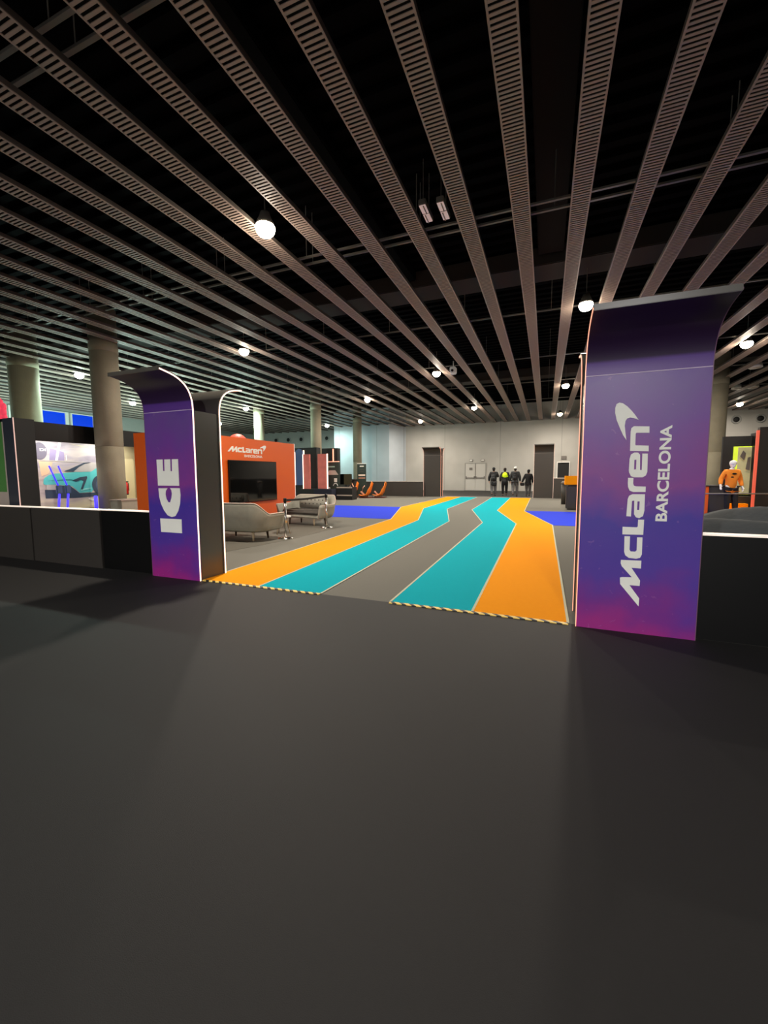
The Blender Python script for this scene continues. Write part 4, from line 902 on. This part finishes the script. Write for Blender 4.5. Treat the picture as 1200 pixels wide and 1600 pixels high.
def person(x, y, rz, label, arms, legs, jacket, trousers, shoes, skin='skin', cap=None, hair='hair', h=1.0, lean=0.05, vest=None, coat=0.0, cat='person', name='person', slim=1.0):
    """faces +y. arms: ((elbow),(wrist)) x2 ; legs: ((knee),(ankle)) x2, left(-x) first"""
    r = empty(name, (x, y, 0), rz); tag(r, label, cat); r.scale = (h, h, h)
    V = Vector
    pel = V((0, 0, 0.96)); sp = V((0, lean * 0.4, 1.14)); ch = V((0, lean * 0.8, 1.34)); nk = V((0, lean, 1.50)); hd0 = V((0, lean + 0.01, 1.58))
    sh = [V((-0.19, lean * 0.9, 1.43)), V((0.19, lean * 0.9, 1.43))]; hip = [V((-0.10, 0, 0.92)), V((0.10, 0, 0.92))]
    P = [pel, sp, ch, nk, hd0]; E = [(0, 1), (1, 2), (2, 3), (3, 4)]; Rd = [(0.11, 0.08), (0.11, 0.08), (0.14, 0.09), (0.06, 0.06), (0.06, 0.06)]
    for s in (0, 1):
        i = len(P); el, wr = V(arms[s][0]), V(arms[s][1])
        P += [sh[s], el, wr]; Rd += [0.062, 0.045, 0.030]; E += [(2, i), (i, i + 1), (i + 1, i + 2)]
        hand_chain(P, E, Rd, wr, wr - el, 1 if s else -1, i + 2)
    for s in (0, 1):
        i = len(P); kn, an = V(legs[s][0]), V(legs[s][1])
        P += [hip[s], kn, an, an + V((0, 0.13, -0.04))]; Rd += [0.095, 0.062, 0.042, 0.035]; E += [(0, i), (i, i + 1), (i + 1, i + 2), (i + 2, i + 3)]
    me = skin_mesh('body', P, E, Rd)
    b = NB(); b.from_mesh(me)
    hc = V((0, lean + 0.025, 1.665))
    ball(b, hc, 0.076, 0.095, 0.118, 3)
    ball(b, hc + V((0, 0.035, -0.055)), 0.055, 0.06, 0.06, 2)        # jaw
    ball(b, hc + V((0, 0.097, -0.02)), 0.014, 0.018, 0.026, 2)      # nose
    ball(b, hc + V((0, 0.088, -0.062)), 0.024, 0.008, 0.008, 2)     # mouth
    for s in (-1, 1):
        ball(b, hc + V((s * 0.077, -0.005, -0.01)), 0.010, 0.02, 0.032, 2)   # ear
        ball(b, hc + V((s * 0.030, 0.084, 0.01)), 0.014, 0.008, 0.009, 2)    # eye
    body = obj('body', b, M[skin], r, True)
    # jacket
    P = [pel + V((0, 0, -0.06)), sp, ch, nk + V((0, 0, -0.02))]; E = [(0, 1), (1, 2), (2, 3)]; Rd = [(0.20 * slim, 0.165 * slim), (0.205 * slim, 0.165 * slim), (0.225 * slim, 0.17 * slim), (0.09, 0.09)]
    if coat: P.append(pel + V((0, -0.02, -coat))); Rd.append((0.20, 0.17)); E.append((0, 4))
    for s in (0, 1):
        i = len(P); el, wr = V(arms[s][0]), V(arms[s][1])
        P += [sh[s], el, el.lerp(wr, 0.92)]; Rd += [0.10 * slim, 0.085 * slim, 0.062 * slim]; E += [(2, i), (i, i + 1), (i + 1, i + 2)]
    obj('jacket', skin_mesh('jacket', P, E, Rd), M[jacket], r, True)
    P = [pel + V((0, 0, 0.09))]; E = []; Rd = [(0.185, 0.15)]
    for s in (0, 1):
        i = len(P); kn, an = V(legs[s][0]), V(legs[s][1])
        P += [hip[s] + V((0, 0, -0.06)), kn, kn.lerp(an, 1.0)]; Rd += [0.125, 0.095, 0.075]; E += [(0, i), (i, i + 1), (i + 1, i + 2)]
    obj('trousers', skin_mesh('trousers', P, E, Rd), M[trousers], r, True)
    for s in (0, 1):
        an = V(legs[s][1]); b = NB(); ball(b, an + V((0, 0.05, -0.04)), 0.048, 0.14, 0.045, 3)
        for v in b.verts: v.co.z = max(v.co.z, an.z - 0.075)
        obj('shoe', b, M[shoes], r, True)
    if vest:
        b = NB(); ball(b, (0, lean * 0.8 - 0.01, 1.29), 0.215, 0.185, 0.225, 3)
        for v in b.verts: v.co.z = max(v.co.z, 1.12)
        obj('high_visibility_vest', b, M[vest], r, True)
    if hair:
        b = NB(); ball(b, hc + V((0, -0.022, 0.005)), 0.086, 0.094, 0.125, 3); ball(b, hc + V((0, -0.045, -0.07)), 0.07, 0.06, 0.08, 2)
        obj('hair', b, M[hair], r, True)
    if cap:
        b = NB(); ball(b, hc + V((0, -0.008, 0.04)), 0.096, 0.112, 0.098, 3)
        for v in b.verts: v.co.z = max(v.co.z, hc.z + 0.005)
        ball(b, hc + V((0, 0.10, 0.015)), 0.07, 0.07, 0.010, 2)
        obj('cap', b, M[cap], r, True)
    return r
stride = (((-0.11, 0.13, 0.52), (-0.10, 0.05, 0.10)), ((0.11, 0.02, 0.50), (0.10, -0.16, 0.14)))
stride2 = (((-0.10, 0.00, 0.50), (-0.10, -0.20, 0.16)), ((0.11, 0.12, 0.52), (0.11, 0.14, 0.085)))
hang = (((-0.27, -0.02, 1.14), (-0.27, 0.08, 0.90)), ((0.27, 0.03, 1.14), (0.28, 0.12, 0.90)))
up_ = (((-0.28, -0.02, 1.14), (-0.27, 0.06, 0.90)), ((0.27, 0.12, 1.20), (0.24, 0.26, 1.32)))
reach = (((-0.30, 0.02, 1.15), (-0.42, 0.05, 0.92)), ((0.27, 0.03, 1.14), (0.26, 0.10, 0.90)))
person(-3.15, 27.3, 0.15, 'person in a long dark coat with a dark cap, leftmost of the four walking away', up_, stride2, 'jacket_k', 'trouser_g', 'shoe', cap='jacket_k', h=1.04, coat=0.34)
person(-2.47, 27.5, 0.1, 'person in a bright yellow high visibility vest walking away', hang, stride, 'jacket_k', 'trouser_k', 'shoe', cap='hair', h=1.02, vest='hivis', coat=0.05)
person(-1.80, 26.95, 0.0, 'person in a charcoal jacket and white cap walking away with the group', hang, stride2, 'jacket_g', 'trouser_g', 'shoe', cap='white', h=1.05, coat=0.08)
person(-1.02, 27.1, -0.1, 'person in a dark jacket walking away, right beside the far pillar', reach, stride, 'jacket_k', 'trouser_g', 'shoe', cap='jacket_k', h=0.95, coat=0.12)
# reflective band and packs
def backpack(x, y, rz, z, label, m, h=1.0):
    r = empty('backpack', (x, y, z), rz); tag(r, label, 'backpack'); r.scale = (h, h, h)
    obj('main_pocket', box(NB(), -0.15, 0.15, -0.16, 0.0, 0.0, 0.44, 0.05), M[m], r, True); obj('front_pocket', box(NB(), -0.12, 0.12, -0.21, -0.15, 0.03, 0.22, 0.02), M[m], r, True)
    b = NB()
    for s in (-1, 1): tube(b, [(s * 0.1, -0.02, 0.42), (s * 0.11, 0.06, 0.50), (s * 0.12, 0.16, 0.46)], 0.018, 6)
    obj('strap', b, M['belt'], r)
backpack(-3.15, 27.10, 0.15, 1.03, 'dark backpack on the leftmost walking person', 'jacket_g')
backpack(-1.80, 26.76, 0.0, 1.06, 'charcoal backpack on the person with the white cap', 'jacket_k')
b = NB(); box(b, -0.13, 0.13, -0.06, 0.06, 0.0, 0.2, 0.03)
r = empty('shoulder_bag', (-1.36, 27.0, 0.68)); tag(r, 'small dark bag carried between the two rightmost walking people', 'bag'); obj('bag_body', b, M['jacket_k'], r, True)
b = NB(); tube(b, [(-0.1, 0, 0.2), (0, 0, 0.32), (0.1, 0, 0.2)], 0.01, 6); obj('handle', b, M['belt'], r)
# mannequin
mstance = (((-0.13, 0.03, 0.50), (-0.16, 0.02, 0.09)), ((0.10, 0.02, 0.50), (0.09, -0.02, 0.09)))
marm = (((-0.29, -0.03, 1.15), (-0.27, 0.10, 0.92)), ((0.28, -0.06, 1.17), (0.36, 0.08, 0.98)))
r = person(5.36, 15.75, math.pi + 0.25, 'white headed mannequin in an orange racing shirt and black trousers', marm, mstance, 'jersey', 'trouser_k', 'shoe_w', skin='mann', hair=None, h=0.95, lean=0.0, cat='mannequin', name='mannequin', slim=0.84, coat=0.12)
r.location.z = 0.10
b = NB(); ball(b, (0, 0.125, 1.36), 0.07, 0.02, 0.03, 2); ball(b, (0.05, 0.115, 1.25), 0.05, 0.02, 0.025, 2); obj('shirt_badge', b, M['black'], r, True)
b = NB(); ball(b, (0, 0.03, 1.70), 0.095, 0.11, 0.10, 3); obj('white_cap', b, M['mann'], r, True)
